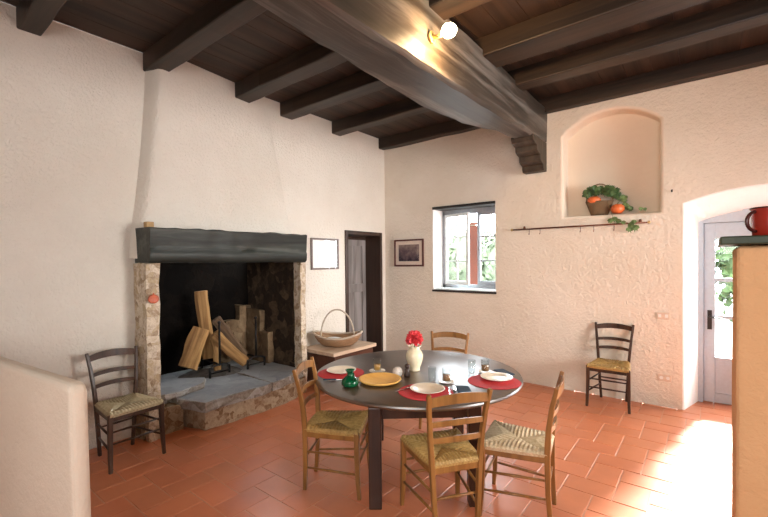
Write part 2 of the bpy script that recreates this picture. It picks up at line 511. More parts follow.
niche += arch_pts(NX0, NX1, NZS, NZT, 14)[1:]
for t in (.75, .5, .25): niche.append((NX0, NZ0 + (NZS - NZ0) * t))
DX0, DX1, DZS, DZT = -.19, 1.13, 2.235, 2.355
door_pts = [(DX1, 0), (DX1, .7), (DX1, 1.5)] + arch_pts(DX0, DX1, DZS, DZT, 14) + [(DX0, 1.7), (DX0, 1.1), (DX0, .5), (DX0, 0)]
R1 = .022
wl = dens(win, 3)
front_door = offset_loop(door_pts, R1, False)
front_door[0] = (front_door[0][0], 0); front_door[-1] = (front_door[-1][0], 0)
outer = [(XL, 0), front_door[-1]] + front_door[-2:0:-1] + [front_door[0], (XR, 0), (XR, ZB), (XL, ZB)]
bm = wall_with_holes('wall', outer, [offset_loop(wl, .014), offset_loop(niche, .035)], to_win, None)
for f in bm.faces: f.material_index = 0
reveal(bm, wl, .014, .36, to_win, mi=2)
reveal(bm, niche, .035, .24, to_win, mi=1, back=1)
inner_door = [(p[0] + (.11 if p[0] < .2 else (-.05 if p[0] > .9 else .03)), p[1] - (.17 if p[1] > 2.2 else 0)) for p in door_pts]
reveal(bm, door_pts, R1, .45, to_win, closed=False, inner=inner_door, mi=2)
bmesh.ops.remove_doubles(bm, verts=bm.verts[:], dist=.0004)
wall_window = finish(bm, 'wall_window', [M['plaster_win'], M['plaster_smooth'], M['plaster_white']])

# left wall --------------------------------------------------------
to_left = lambda y, z, d: (XL - d, y, z)
FY0, FY1, FZ = 1.68, 3.40, 1.67       # fire opening
D1Y0, D1Y1, D1Z = 4.535, 5.335, 2.085  # old door opening
outer = [(YB, 0), (FY0, 0), (FY0, FZ), (FY1, FZ), (FY1, 0), (D1Y0, 0), (D1Y0, D1Z), (D1Y1, D1Z), (D1Y1, 0), (YW, 0), (YW, ZB), (YB, ZB)]
bm = wall_with_holes('wall', outer, [], to_left, None)
finish(bm, 'wall_left', [M['plaster_left']])
# unseen walls behind and to the right of the camera
b = MB(); b.face([(XR, YB, 0), (XR, YW, 0), (XR, YW, ZB), (XR, YB, ZB)]); struct(b.build('wall_right', M['plaster_win']))
b = MB(); b.face([(XL, YB, 0), (XR, YB, 0), (XR, YB, ZB), (XL, YB, ZB)]); struct(b.build('wall_back', M['plaster_win']))

# chimney breast: bulging, tapering plaster hood above the mantel
bm = bmesh.new()
zs = [1.70, 1.9, 2.3, 2.7, 3.1, 3.45, ZB]
rings = []
for z in zs:
    t = (z - 1.9) / 1.8
    y0 = 1.585 + .165 * max(0, t) + .03 * math.sin(t * 3); y1 = 3.44 - .40 * max(0, t)
    p0 = .125 + .06 * max(0, t); p1 = .055
    yl = y0 - .035
    pts = [(XL - .02, yl), (XL + .012, yl + .004), (XL + p0 * .55, y0 + .006), (XL + p0 * .88, y0 + .022), (XL + p0, y0 + .06)]
    for k in range(1, 10): pts.append((XL + p0 + (p1 - p0) * k / 10, y0 + .06 + (y1 - .2 - y0) * k / 10))
    pts += [(XL + p1 * .8, y1 - .06), (XL + p1 * .3, y1 + .03), (XL - .02, y1 + .1)]
    rings.append([bm.verts.new((x, y, z)) for x, y in pts])
strip(bm, rings, False)
finish(bm, 'wall_chimney', [M['plaster_left']])

# ceiling: boards, joists, main beam -------------------------------
b = MB(); 
x = XL
while x < XR:
    b.box((x + .002, YB, ZB), (min(x + .238, XR), YW, ZB + .03 + rnd.uniform(-.004, .0)))
    x += .24
b.box((XL - .1, YB - .1, ZB + .031), (XR + .1, YW + .1, ZB + .06))
struct(b.build('ceiling', M['board']))
def joist(y0, y1, x0, x1, z=ZJ, seed=0):
    b = MB(); n = 9; rings = []
    r = random.Random(seed)
    pts = []; sz = []
    for i in range(n):
        t = i / (n - 1)
        pts.append((x0 + (x1 - x0) * t, (y0 + y1) / 2 + r.uniform(-.008, .008), (z + ZB) / 2 + .005 + r.uniform(-.005, .005)))
        sz.append((y1 - y0 + r.uniform(-.01, .01), ZB - z + .01))
    b.sweep(pts, sz)
    o = b.build('ceiling_beam', M['beam_dark'], bevel=.012)
    return struct(o)
XBR, XBL = -1.63, -2.0
for i, (a, c) in enumerate(((-1.75, -1.58), (-.85, -.68), (.05, .22), (.77, .93), (1.70, 1.88), (2.63, 2.83), (3.32, 3.52), (4.25, 4.43), (5.33, 5.475))):
    joist(a, c, XL - .03, -1.95, ZJ, i)
for i, (a, c) in enumerate(((-1.75, -1.58), (-.85, -.65), (.05, .25), (.85, 1.05), (1.75, 1.97), (2.62, 2.85), (3.53, 3.85), (4.36, 4.56), (5.36, 5.475))):
    joist(a, c, -1.72, XR, ZJ, i + 20)

def main_beam():
    b = MB(); r = random.Random(5)
    keys = [(YB, -1.98, 3.06), (1.2, -1.95, 3.05), (1.9, -1.99, 3.055), (2.45, -2.06, 3.07), (3.25, -2.12, 3.09), (3.9, -2.06, 3.10), (4.5, -1.93, 3.125), (4.9, -1.89, 3.14), (YW, -1.88, 3.15)]
    rings = []
    N = 44
    for i in range(N + 1):
        y = YB + (YW - YB) * i / N
        for k in range(len(keys) - 1):
            if keys[k][0] <= y <= keys[k + 1][0] + 1e-6:
                t = (y - keys[k][0]) / (keys[k + 1][0] - keys[k][0]); t = t * t * (3 - 2 * t)
                xl = keys[k][1] + (keys[k + 1][1] - keys[k][1]) * t; zb = keys[k][2] + (keys[k + 1][2] - keys[k][2]) * t; break
        j = lambda s: r.uniform(-s, s)
        xr = XBR + j(.006)
        xl += j(.014)
        rings.append([b.bm.verts.new(p) for p in ((xl - .03, y, ZJ + .05), (xl - .01 + j(.01), y, (zb + ZJ) / 2), (xl, y, zb + .035 + j(.01)), (xl + .035, y, zb + j(.006)), ((xl + xr) / 2, y, zb - .006 + j(.007)), (xr - .03, y, zb + j(.006)), (xr, y, zb + .03 + j(.008)), (xr + .006, y, (zb + ZJ) / 2 + j(.01)), (xr + .01, y, ZJ + .05))])
    for p, q in zip(rings, rings[1:]):
        for k in range(8): b.bm.faces.new((p[k], p[k + 1], q[k + 1], q[k]))
    o = b.build('ceiling_beam', M['beam_grey'])
    auto_smooth(o, 30); struct(o)
    prof = [(YW, 2.79), (5.355, 2.79), (5.335, 2.83), (5.335, 2.865), (5.27, 2.88), (5.23, 2.90), (5.22, 2.945), (5.22, 2.965), (5.15, 2.98), (5.10, 3.0), (5.09, 3.04), (5.09, 3.055), (5.02, 3.07), (4.97, 3.09), (4.95, 3.13), (4.95, 3.16), (YW, 3.16)]
    c = MB(); c.prism(prof, lambda y, z: (-1.905, y, z), lambda y, z: (XBR - .004, y, z))
    c.build('corbel', M['corbel'], o, bevel=.006)
main_beam()

# ------------------------------------------------------------------ window_1
w1 = struct(empty('window_1', (-2.85, YW + .2, 1.205)))
W0 = Vector((-2.85, YW + .2, 1.205))
def wbuild(mb, name, mat, parent, **k):
    o = mb.build(name, mat, parent, **k); o.matrix_parent_inverse = Matrix.Translation(-W0); return o
fx0, fx1, fz0, fz1, fy = -3.345, -2.35, 1.25, 2.405, YW + .27
b = MB()
for lo, hi in (((fx0, fy, fz0 - .03), (fx0 + .05, fy + .07, fz1 + .03)), ((fx1 - .05, fy, fz0 - .03), (fx1, fy + .07, fz1 + .03)), ((fx0, fy, fz1 - .03), (fx1, fy + .07, fz1 + .045)), ((fx0, fy, fz0 - .04), (fx1, fy + .07, fz0 + .03))): b.box(lo, hi)
wbuild(b, 'window_frame', M['win_grey'], w1, bevel=.004)
b = MB(); b.box((-3.37, YW - .022, 1.175), (-2.325, YW + .35, 1.205)); wbuild(b, 'window_sill', M['lintel'], w1, bevel=.004)
b = MB(); b.box((-3.345, YW + .01, 1.205), (-2.35, YW + .27, 1.225)); wbuild(b, 'window_ledge', M['win_white'], w1, bevel=.003)
b = MB(); b.box((-3.36, YW - .018, 2.447), (-2.335, YW + .34, 2.485)); wbuild(b, 'window_lintel', M['lintel'], w1, bevel=.004)
def sash(cols, w, h, mat, mid):
    e = empty('sash')
    e.parent = w1; e.matrix_parent_inverse = Matrix.Translation(-W0)
    b = MB(); s = .042
    b.box((0, 0, 0), (s, .04, h)); b.box((w - s, 0, 0), (w, .04, h)); b.box((s, 0, 0), (w - s, .04, s + .02)); b.box((s, 0, h - s), (w - s, .04, h))
    for k in range(1, cols): x = w * k / cols; b.box((x - .011, .006, s), (x + .011, .034, h - s))
    for k in (1, 2): z = h * k / 3; b.box((s, .006, z - .011), (w - s, .034, z + .011))
    fr = b.build('sash_frame', mat, e, bevel=.003)
    g = MB(); g.face([(s, .02, s), (w - s, .02, s), (w - s, .02, h - s), (s, .02, h - s)])
    g.build('pane', M['glass'], e)
    return e
sl = sash(2, .50, 1.10, M['win_white'], True); sl.location = (fx0 + .05, fy - .012, fz0 + .028); sl.rotation_euler = (0, 0, math.radians(-17))
sr = sash(1, .345, 1.10, M['win_grey'], True); sr.location = (-2.745, fy + .008, fz0 + .028)

# ------------------------------------------------------------------ door_1 (old plank door in left wall)
d1 = struct(empty('door_1', (XL, 4.93, 0)))
P1 = Matrix.Translation((-XL, -4.93, 0))
def d1b(mb, name, mat, parent, **k):
    o = mb.build(name, mat, parent, **k); o.matrix_parent_inverse = P1; return o
b = MB()
for lo, hi in (((XL - .42, D1Y0 - .045, 0), (XL + .022, D1Y0 + .015, D1Z + .045)), ((XL - .42, D1Y1 - .015, 0), (XL + .022, D1Y1 + .04, D1Z + .045)), ((XL - .42, D1Y0 + .015, D1Z - .015), (XL + .022, D1Y1 - .015, D1Z + .045))): b.box(lo, hi)
d1b(b, 'door_frame', M['door_brown'], d1, bevel=.006)
lx = XL - .30
b = MB(); y0, y1 = D1Y0 + .017, D1Y1 - .017
st = .085
b.box((lx - .045, y0, .01), (lx, y0 + st, D1Z - .07)); b.box((lx - .045, y1 - st, .01), (lx, y1, D1Z - .07))
for z0, z1 in ((.01, .2), (1.14, 1.28), (D1Z - .17, D1Z - .07)): b.box((lx - .045, y0 + st, z0), (lx, y1 - st, z1))
leaf = d1b(b, 'leaf', M['door_old'], d1, bevel=.004)
for z0, z1 in ((.2, 1.14), (1.28, D1Z - .17)):
    b = MB()
    n = 3; w = (y1 - y0 - 2 * st) / n
    for k in range(n): b.box((lx - .035, y0 + st + w * k + .002, z0), (lx - .018, y0 + st + w * (k + 1) - .002, z1))
    p = b.build('panel', M['door_old'], leaf, bevel=.003)
b = MB(); b.box((lx - .05, y0 - .02, D1Z - .07), (lx + .0, y1 + .02, D1Z + .02)); d1b(b, 'head_board', M['door_brown'], d1)
b = MB(); b.tube([(lx, y0 + .05, 1.05), (lx + .04, y0 + .05, 1.05), (lx + .045, y0 + .13, 1.05)], .009); b.box((lx, y0 + .03, .98), (lx + .006, y0 + .07, 1.12)); b.build('door_handle', M['iron'], leaf)
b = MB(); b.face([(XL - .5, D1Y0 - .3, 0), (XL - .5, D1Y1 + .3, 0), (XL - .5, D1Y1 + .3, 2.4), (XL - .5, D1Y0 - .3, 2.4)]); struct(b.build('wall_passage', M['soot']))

# ------------------------------------------------------------------ door_2 (glazed garden door)
d2 = struct(empty('door_2', (.47, YW + .45, 0)))
P2 = Matrix.Translation((-.47, -(YW + .45), 0))
def d2b(mb, name, mat, parent, **k):
    o = mb.build(name, mat, parent, **k); o.matrix_parent_inverse = P2; return o
Y2 = YW + .45
lx0, lx1, lz = -.035, 1.02, 2.05
b = MB(); b.box((-.16, Y2 - .01, 0), (lx0, Y2 + .08, 2.35)); b.box((lx1, Y2 - .01, 0), (1.2, Y2 + .08, 2.35)); b.box((lx0, Y2 - .01, lz), (lx1, Y2 + .08, 2.4))
b.box((lx0 - .02, Y2 + .06, 0), (lx0 + .03, Y2 + .085, 2.1)); b.box((lx1 - .03, Y2 + .06, 0), (lx1 + .02, Y2 + .085, 2.1)); b.box((lx0, Y2 + .06, lz - .03), (lx1, Y2 + .085, lz + .02)); b.box((lx0, Y2 + .06, -.05), (lx1, Y2 + .1, .03))
d2b(b, 'door_frame', M['door_white'], d2, bevel=.003)
b = MB(); s = .105; gz0, gz1 = .53, 1.87
ly = Y2 + .012
b.box((lx0 + .004, ly, .012), (lx0 + s, ly + .045, lz - .004)); b.box((lx1 - s, ly, .012), (lx1 - .004, ly + .045, lz - .004))
b.box((lx0 + s, ly, .012), (lx1 - s, ly + .045, .12)); b.box((lx0 + s, ly, gz0 - .09), (lx1 - s, ly + .045, gz0)); b.box((lx0 + s, ly, gz1), (lx1 - s, ly + .045, lz - .004))
b.box((lx0 + s, ly + .012, .12), (lx1 - s, ly + .03, gz0 - .09))
cx = (lx0 + lx1) / 2
b.box((cx - .018, ly + .004, gz0), (cx + .018, ly + .04, gz1))
for z in (.985, 1.405): b.box((lx0 + s, ly + .004, z - .02), (lx1 - s, ly + .04, z + .02))
leaf2 = d2b(b, 'leaf', M['door_white'], d2, bevel=.004)
b = MB(); b.face([(lx0 + s, ly + .022, gz0), (lx1 - s, ly + .022, gz0), (lx1 - s, ly + .022, gz1), (lx0 + s, ly + .022, gz1)]); b.build('pane', M['glass'], leaf2)
b = MB(); b.box((.0, ly - .008, .84), (.042, ly, 1.06))
b.tube([(.02, ly - .004, .985), (.02, ly - .05, .985), (.05, ly - .056, .985), (.14, ly - .056, .975)], [.010, .010, .010, .008])
b.build('door_handle', M['black'], leaf2, smooth=False, bevel=.002)

# ------------------------------------------------------------------ fireplace
fp = empty('fireplace', (-4.1, 2.5, 0)); tag(fp, 'large open stone fireplace with dark timber mantel and raised slate hearth', 'fireplace')
PF = Matrix.Translation((4.1, -2.5, 0))
def fb(mb, name, mat, parent=fp, **k):
    o = mb.build(name, mat, parent, **k)
    if parent is fp: o.matrix_parent_inverse = PF
    return o
# mantel beam, ragged
b = MB(); N = 24; r = random.Random(11); rings = []
for i in range(N + 1):
    t = i / N; y = 1.585 + (3.43 - 1.585) * t
    j = lambda s: r.uniform(-s, s)
    zt = 1.985 + .012 * t + j(.006); zb = 1.658 - .006 * t + j(.005)
    xf = -3.95 + j(.006)
    rings.append([b.bm.verts.new(p) for p in ((XL + .02, y, zb), (xf - .03, y, zb), (xf, y, zb + .03), (xf + .004, y, zb + .10 + j(.008)), (xf - .014 + j(.006), y, zb + .135), (xf - .004 + j(.006), y, zb + .17), (xf + .006, y, zt - .05), (xf + .012, y, zt - .015), (xf - .012, y, zt), (XL + .02, y, zt + .004))])
for p, q in zip(rings, rings[1:]):
    for k in range(10): b.bm.faces.new((p[k], p[(k + 1) % 10], q[(k + 1) % 10], q[k]))
b.bm.faces.new(rings[0]); b.bm.faces.new(rings[-1][::-1])
mant = fb(b, 'mantel_beam', M['mantel']); auto_smooth(mant, 50)
# jambs
b = MB(); b.box((XL + .004, 1.578, 0), (-4.03, 1.692, 1.658)); b.rough_up(16, .013, 6, 1)
o = fb(b, 'jamb', M['jamb']); auto_smooth(o, 60)
b = MB(); b.box((-4.165, 3.39, .0), (-4.03, 3.475, 1.655)); b.rough_up(16, .014, 5, 2)
o = fb(b, 'jamb', M['jamb']); auto_smooth(o, 60)
# firebox lining
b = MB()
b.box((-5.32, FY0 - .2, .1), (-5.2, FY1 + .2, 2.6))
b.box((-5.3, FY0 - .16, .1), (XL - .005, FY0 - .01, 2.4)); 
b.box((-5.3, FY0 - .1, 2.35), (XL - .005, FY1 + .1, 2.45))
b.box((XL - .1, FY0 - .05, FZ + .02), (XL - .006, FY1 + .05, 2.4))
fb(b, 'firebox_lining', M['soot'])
b = MB(); b.box((-5.3, FY1 - .005, .1), (-4.17, FY1 + .065, 1.67)); b.rough_up(14, .016, 4, 8)
fb(b, 'firebox_side', M['soot_brown'])
# warm-coloured flat back stones, uneven top
b = MB()
for (y0, y1, z1, sd) in ((2.86, 3.03, .60, 1), (2.99, 3.24, .86, 2), (3.20, 3.385, 1.06, 3)):
    m2 = MB(); m2.box((-5.2, y0, .3), (-5.10, y1, z1)); m2.rough_up(6, .025, 4, sd)
    tmp = bpy.data.meshes.new('t'); m2.bm.to_mesh(tmp); m2.bm.free(); b.bm.from_mesh(tmp); bpy.data.meshes.remove(tmp)
for (x0, x1, z1, sd) in ((-5.11, -4.80, 1.0, 4), (-4.84, -4.60, .72, 5)):
    m2 = MB(); m2.box((x0, 3.30, .3), (x1, 3.388, z1)); m2.rough_up(6, .025, 4, sd)
    tmp = bpy.data.meshes.new('t'); m2.bm.to_mesh(tmp); m2.bm.free(); b.bm.from_mesh(tmp); bpy.data.meshes.remove(tmp)
o = fb(b, 'back_stones', M['tan_stone']); auto_smooth(o, 50)
# hearth slab (slate) with rough broken front edge
outl = [(-5.2, FY0), (-4.3, FY0 + .0), (-4.22, 1.86), (-3.785, 1.995), (-3.80, 2.2), (-3.80, 2.4), (-3.785, 2.66), (-3.84, 2.95), (-3.90, 3.22), (-3.97, 3.38), (-4.02, 3.40), (-5.2, FY1)]
def flat_slab(outline, z0, z1, wob, seed, n=6):
    b = MB(); r = random.Random(seed); pts = []
    for i in range(len(outline)):
        a = Vector(outline[i]); c = Vector(outline[(i + 1) % len(outline)])
        k = max(1, int((c - a).length / .07))
        for q in range(k):
            p = a + (c - a) * q / k; pts.append((p.x, p.y))
    levels = [(z0, .012), (z0 + (z1 - z0) * .3, .0), (z0 + (z1 - z0) * .7, .006), (z1 - .006, .0), (z1, .012)]
    rings = []
    cen = Vector((sum(p[0] for p in pts) / len(pts), sum(p[1] for p in pts) / len(pts)))
    for z, ins in levels:
        ring = []
        for p in pts:
            d = (cen - Vector(p)).normalized() * (ins + r.uniform(0, wob))
            ring.append(b.bm.verts.new((p[0] + d.x, p[1] + d.y, z)))
        rings.append(ring)
    n = len(pts)
    ft = b.bm.faces.new(rings[-1]); b.bm.faces.new(rings[0][::-1])
    for a, c in zip(rings, rings[1:]):
        for k in range(n):
            f = b.bm.faces.new((a[k], a[(k + 1) % n], c[(k + 1) % n], c[k])); f.material_index = 1
    return b
seam = [(-5.2, 2.83), (-3.81, 2.80)]
left_o = outl[:7] + [(-3.815, 2.79), (-5.2, 2.79)]
right_o = [(-5.2, 2.80), (-3.818, 2.80)] + outl[7:]
for nm, ol, sd in (('hearth_slab', left_o, 1), ('hearth_slab', right_o, 2)):
    o = fb(flat_slab(ol, .20, .30, .022, sd), nm, M['slate']); o.data.materials.append(M['slate_edge'])
b = MB(); b.prism([(-4.25, 1.93), (-3.87, 2.03), (-3.85, 2.5), (-3.86, 3.0), (-3.97, 3.40), (-4.3, 3.42), (-4.3, 1.93)], lambda x, y: (x, y, 0), lambda x, y: (x, y, .205))
b.rough_up(9, .014, 6, 5)
o = fb(b, 'hearth_base', M['masonry']); auto_smooth(o, 50)
b = MB(); b.box((XL + .0, 1.56, 0), (-4.10, 1.93, .245)); b.rough_up(6, .016, 6, 6)
o = fb(b, 'hearth_base', M['masonry']); auto_smooth(o, 50)
# loose flat stone on the left of the hearth
b = flat_slab([(-4.17, 1.73), (-4.33, 1.72), (-4.72, 1.95), (-4.68, 2.15), (-4.45, 2.36), (-4.24, 2.23), (-4.14, 1.93)], .302, .362, .02, 9)
o = b.build('flat_stone', M['slate']); o.data.materials.append(M['slate_edge']); tag(o, 'loose grey flat stone lying on the left of the hearth', 'stone')
b = MB(); b.lathe([(.30, .302), (.26, .32), (.16, .335), (0, .345)], 22, (-4.82, 2.62, 0), 1, 1.2, lambda a, r_, z: (r_ * (1 + .12 * math.sin(3 * a)), z))
tag(b.build('ash_bed', M['ash'], smooth=True), 'grey bed of ash and embers under the firewood', 'ash', kind='stuff')

# firewood ----------------------------------------------------------
def log(p0, p1, w, th, seed, label, mat='log', tilt=0):
    p0, p1 = Vector(p0), Vector(p1); ax = p1 - p0; L = ax.length
    r = random.Random(seed); b = MB(); N = 9
    prof = [(-w / 2, -th * .3), (-w * .25, -th * .5), (w * .3, -th * .45), (w / 2, -th * .1), (w * .42, th * .35), (w * .1, th * .5), (-w * .36, th * .42)]
    rings = []
    for i in range(N):
        t = i / (N - 1)
        rings.append([b.bm.verts.new((x * (1 + r.uniform(-.06, .06)) + .012 * math.sin(t * 4 + seed), y * (1 + r.uniform(-.1, .1)), L * t)) for x, y in prof])
    for a, c in zip(rings, rings[1:]):
        for k in range(7): b.bm.faces.new((a[k], a[(k + 1) % 7], c[(k + 1) % 7], c[k]))
    b.bm.faces.new(rings[0][::-1]); b.bm.faces.new(rings[-1])
    o = b.build('firewood_log', M[mat], bevel=.003)
    z = ax.normalized(); fwd = Vector((1, -.55, 0)).normalized()   # broad split face looks into the room
    y = (-(fwd - z * fwd.dot(z))).normalized(); x = y.cross(z)
    R = Matrix((x, y, z)).transposed() @ Matrix.Rotation(tilt, 3, 'Z')
    o.matrix_world = Matrix.Translation(p0) @ R.to_4x4()
    tag(o, label, 'firewood', 'split logs stacked in the fireplace')
    return o
log((-4.86, 2.60, .47), (-4.86, 2.535, 1.31), .15, .08, 1, 'upright split log, tallest of the firewood in the fireplace')
log((-4.72, 2.27, .44), (-4.78, 2.49, .86), .21, .07, 2, 'broad pale split log leaning to the left side of the fire')
log((-4.60, 2.96, .385), (-4.64, 2.56, .80), .13, .07, 3, 'pale split log slanting down to the right, lying in front')
log((-4.76, 3.05, .44), (-4.79, 2.66, .95), .12, .08, 4, 'darker bark-sided log slanting right behind the pale one', 'bark')
log((-4.68, 2.64, .345), (-4.73, 2.60, .72), .09, .07, 5, 'short split log standing in the middle of the firewood')

# andirons
def andiron(y, label):
    e = empty('andiron', (-4.56, y, .302)); tag(e, label, 'andiron', 'pair of iron andirons')
    b = MB(); pts = []
    for q in arc(4, 0, 1): pts.append((0, -.125, .11 * q))
    for q in arc(6, PI, 0): pts.append((0, .105 * math.cos(q), .115 + .025 * math.sin(q)))
    for q in arc(4, 1, 0): pts.append((0, .125, .11 * q))
    b.tube(pts, .014, 8); b.tube([(0, -.12, .05), (0, .12, .05)], .009, 6)
    b.build('foot', M['iron'], e, smooth=True)
    b = MB(); b.tube([(0, 0, .13), (0, 0, .62)], .013, 8); b.lathe([(0, .66), (.018, .65), (.022, .635), (.012, .62), (.012, .61)], 10)
    b.build('upright', M['iron'], e, smooth=True)
    b = MB(); b.tube([(0, 0, .13), (-.08, 0, .14), (-.40, 0, .135), (-.42, 0, .0)], .011, 8)
    b.build('log_rest', M['iron'], e, smooth=True)
andiron(2.585, 'left black iron andiron under the logs in the fireplace')
andiron(3.085, 'right black iron andiron beside the pale slanting log')

# small things on the fireplace
b = MB(); b.box((-4.12, 1.60, 1.9895), (-4.05, 1.665, 2.04)); o = b.build('wood_block', M['block'], bevel=.004)
tag(o, 'small tan wooden block on left end of dark mantel', 'block')
b = MB()
prof = [(0, .0), (.035, .004), (.05, .016), (.045, .026), (.030, .022), (0, .016)]
b.lathe(prof, 18, (0, 0, 0), 1, .85)
b.tube([(0, .03, .014), (0, .055, .02)], .006, 6)
o = b.build('clay_ornament', M['clay'], smooth=True); o.matrix_world = Matrix.Translation((-4.018, 1.628, 1.325)) @ Matrix.Rotation(PI / 2, 4, 'Y') @ Matrix.Rotation(PI / 2, 4, 'Z')
tag(o, 'small red clay dish hung on the left stone jamb', 'ornament')

# ------------------------------------------------------------------ parapet, pier, slab
b = MB()
pd = Vector((1.18, .14, 0)).normalized(); pn = Vector((-pd.y, pd.x, 0)); PE = Vector((-2.037, .514, 0))
p = [(-2.25, 1.15), (-1.2, 1.15), (-.6, 1.15), (-.2, 1.15)]
for q in arc(6, PI / 2, 0): p.append((-.085 + .055 * math.cos(q), .1 + .995 + .055 * math.sin(q)))
p += [(-.018, .6), (0.0, .2), (.005, 0), (-2.25, 0)]
b.prism(p, lambda u, z: PE + pd * u + Vector((0, 0, z)), lambda u, z: PE + pd * u + pn * .07 + Vector((0, 0, z)))
struct(b.build('wall_parapet', M['plaster_pink'], bevel=.03, seg=4))
b = MB(); b.box((.082, 1.97, 0), (.95, 2.26, 1.695)); b.rough_up(7, .004, 3, 3, lambda c: c.z > 1.68)
o = b.build('wall_pier', M['plaster_warm_lit'], bevel=.02, seg=3); struct(o)
b = MB(); b.box((.036, 1.92, 1.698), (1.0, 2.30, 1.728)); o = b.build('shelf_slab', M['slab_green'], bevel=.005)
tag(o, 'dark green stone slab capping the plaster pier on the right', 'shelf')
mug = empty('mug', (.176, 2.06, 1.7285)); tag(mug, 'red enamel mug standing on the dark slab of the pier', 'mug')
b = MB(); b.lathe([(0, 0), (.042, 0), (.046, .006), (.048, .05), (.050, .095), (.053, .104), (.050, .105), (.046, .095), (.044, .02), (0, .012)], 28); b.build('body', M['mug'], mug, smooth=True)
b = MB(); b.lathe([(.0525, .101), (.0545, .1045), (.0525, .107), (.0505, .105)], 28); b.build('rim', M['mug_rim'], mug, smooth=True)
b = MB(); dv = Vector((-.784, -.62, 0)); pts = []
for q in arc(12, PI * .5, PI * 1.5): pts.append(dv * (.046 - .034 * math.cos(q)) + Vector((0, 0, .055 + .036 * math.sin(q))))
b.tube(pts, .0062, 8); b.build('handle', M['mug_rim'], mug, smooth=True)

# ------------------------------------------------------------------ chairs
def make_chair(wm, rm, label):
    e = empty('dining_chair'); tag(e, label, 'chair')
    SH = .455
    RY, FY = .155, .195
    # seat: woven rush in four triangles, each strand runs from rail to diagonal
    b = MB(); C = Vector((.19, 0, SH + .012))
    cor = [Vector((.40, FY + .01, SH + .014)), Vector((.40, -FY - .01, SH + .014)), Vector((-.005, -RY - .004, SH + .014)), Vector((-.005, RY + .004, SH + .014))]
    for k in range(4):
        A, B = cor[k], cor[(k + 1) % 4]; n = 16
        edge = lambda t: A + (B - A) * t
        def diag(t): return A + (C - A) * (t * 2) if t <= .5 else B + (C - B) * ((1 - t) * 2)
        out = (edge(.5) - C); out.z = 0; out.normalize()
        for i in range(n):
            t0, t1 = i / n, (i + 1) / n; tm = (t0 + t1) / 2
            rows = []
            for tt, dz in ((t0, -.0028), (tm, .0028), (t1, -.0028)):
                a = edge(tt); d = diag(tt)
                m = a + (d - a) * .5
                rows.append([b.bm.verts.new(q) for q in (a + out * .004 - Vector((0, 0, .034)), a + out * .012 - Vector((0, 0, .012 - dz)), a + Vector((0, 0, dz + .003)), m + Vector((0, 0, dz + .010)), d + Vector((0, 0, dz - .003)))])
            for u, v in zip(rows, rows[1:]):
                for q in range(4): b.bm.faces.new((u[q], u[q + 1], v[q + 1], v[q]))
    b.face([tuple(c - Vector((0, 0, .034))) for c in cor])
    b.build('seat', rm, e, smooth=False)
    # rails under the rush
    b = MB()
    for P, Q in (((.39, FY, SH - .032), (.39, -FY, SH - .032)), ((.39, FY, SH - .032), (.0, RY, SH - .032)), ((.39, -FY, SH - .032), (.0, -RY, SH - .032)), ((0, RY, SH - .032), (0, -RY, SH - .032))):
        b.sweep([P, Q], (.02, .045))
    b.build('seat_frame', wm, e, bevel=.003)
    for s in (1, -1):
        b = MB(); b.sweep([(.405, s * .207, 0), (.395, s * .203, .12), (.388, s * .199, .28), (.388, s * .197, SH + .004)], [(.026, .026), (.030, .030), (.034, .034), (.036, .036)], (1, 0, 0))
        b.build('leg', wm, e, bevel=.005)
        b = MB(); b.sweep([(-.015, s * .13, 0), (-.003, s * .143, .2), (.0, s * .156, SH), (-.008, s * .167, .60), (-.03, s * .182, .76), (-.062, s * .196, .89)], [(.026, .028), (.028, .032), (.030, .036), (.028, .034), (.026, .030), (.024, .026)], (1, 0, 0))
        b.build('back_post', wm, e, bevel=.005)
    def slat(zc, h, hw, xo, arch, name='back_slat'):
        b = MB(); N = 10; rings = []
        for i in range(N + 1):
            t = -1 + 2 * i / N; y = t * hw; bow = -.028 * (1 - t * t)
            hh = h / 2 * (1 - .12 * t * t)
            zz = zc + arch * (1 - t * t)
            x = xo + bow
            rings.append([b.bm.verts.new(q) for q in ((x - .008, y, zz - hh + arch * .1), (x + .008, y, zz - hh + arch * .1), (x + .006, y, zz + hh), (x - .006, y, zz + hh))])
        for a, c in zip(rings, rings[1:]):
            for k in range(4): b.bm.faces.new((a[k], a[(k + 1) % 4], c[(k + 1) % 4], c[k]))
        b.bm.faces.new(rings[0][::-1]); b.bm.faces.new(rings[-1])
        b.build(name, wm, e, bevel=.002)
    slat(.838, .062, .191, -.050, .022, 'top_rail')
    slat(.700, .036, .176, -.021, .012)
    slat(.600, .036, .167, -.008, .010)
    st = lambda P, Q, r=.009: (lambda b: (b.tube([P, tuple((Vector(P) + Vector(Q)) / 2), Q], [r * .8, r * 1.1, r * .8], 8), b.build('stretcher', wm, e, smooth=True)))(MB())
    for s in (1, -1):
        st((.392, s * .201, .17), (-.003, s * .141, .17)); st((.389, s * .199, .29), (0, s * .149, .29))
    st((.39, .20, .22), (.39, -.20, .22)); st((.389, .199, .315), (.389, -.199, .315)); st((0, .145, .25), (0, -.145, .25))
    return e
dark = make_chair(M['chair_dark'], M['rush_grey'], 'dark ladder-back chair with rush seat left of the fireplace')
dark.location = (-4.09, 1.34, 0); dark.rotation_euler = (0, 0, math.radians(3))
c2 = copy_tree(dark); c2.location = (-.862, 5.405, 0); c2.rotation_euler = (0, 0, math.radians(-89))
c2['label'] = 'dark ladder-back chair with golden rush seat standing alone beside garden door'
for ch in c2.children:
    if ch.name.startswith('seat') and 'frame' not in ch.name:
        ch.data = ch.data.copy(); ch.data.materials[0] = M['rush_gold']
G = 'light wooden chairs around the table'
lights = make_chair(M['chair_light'], M['rush_gold'], '')
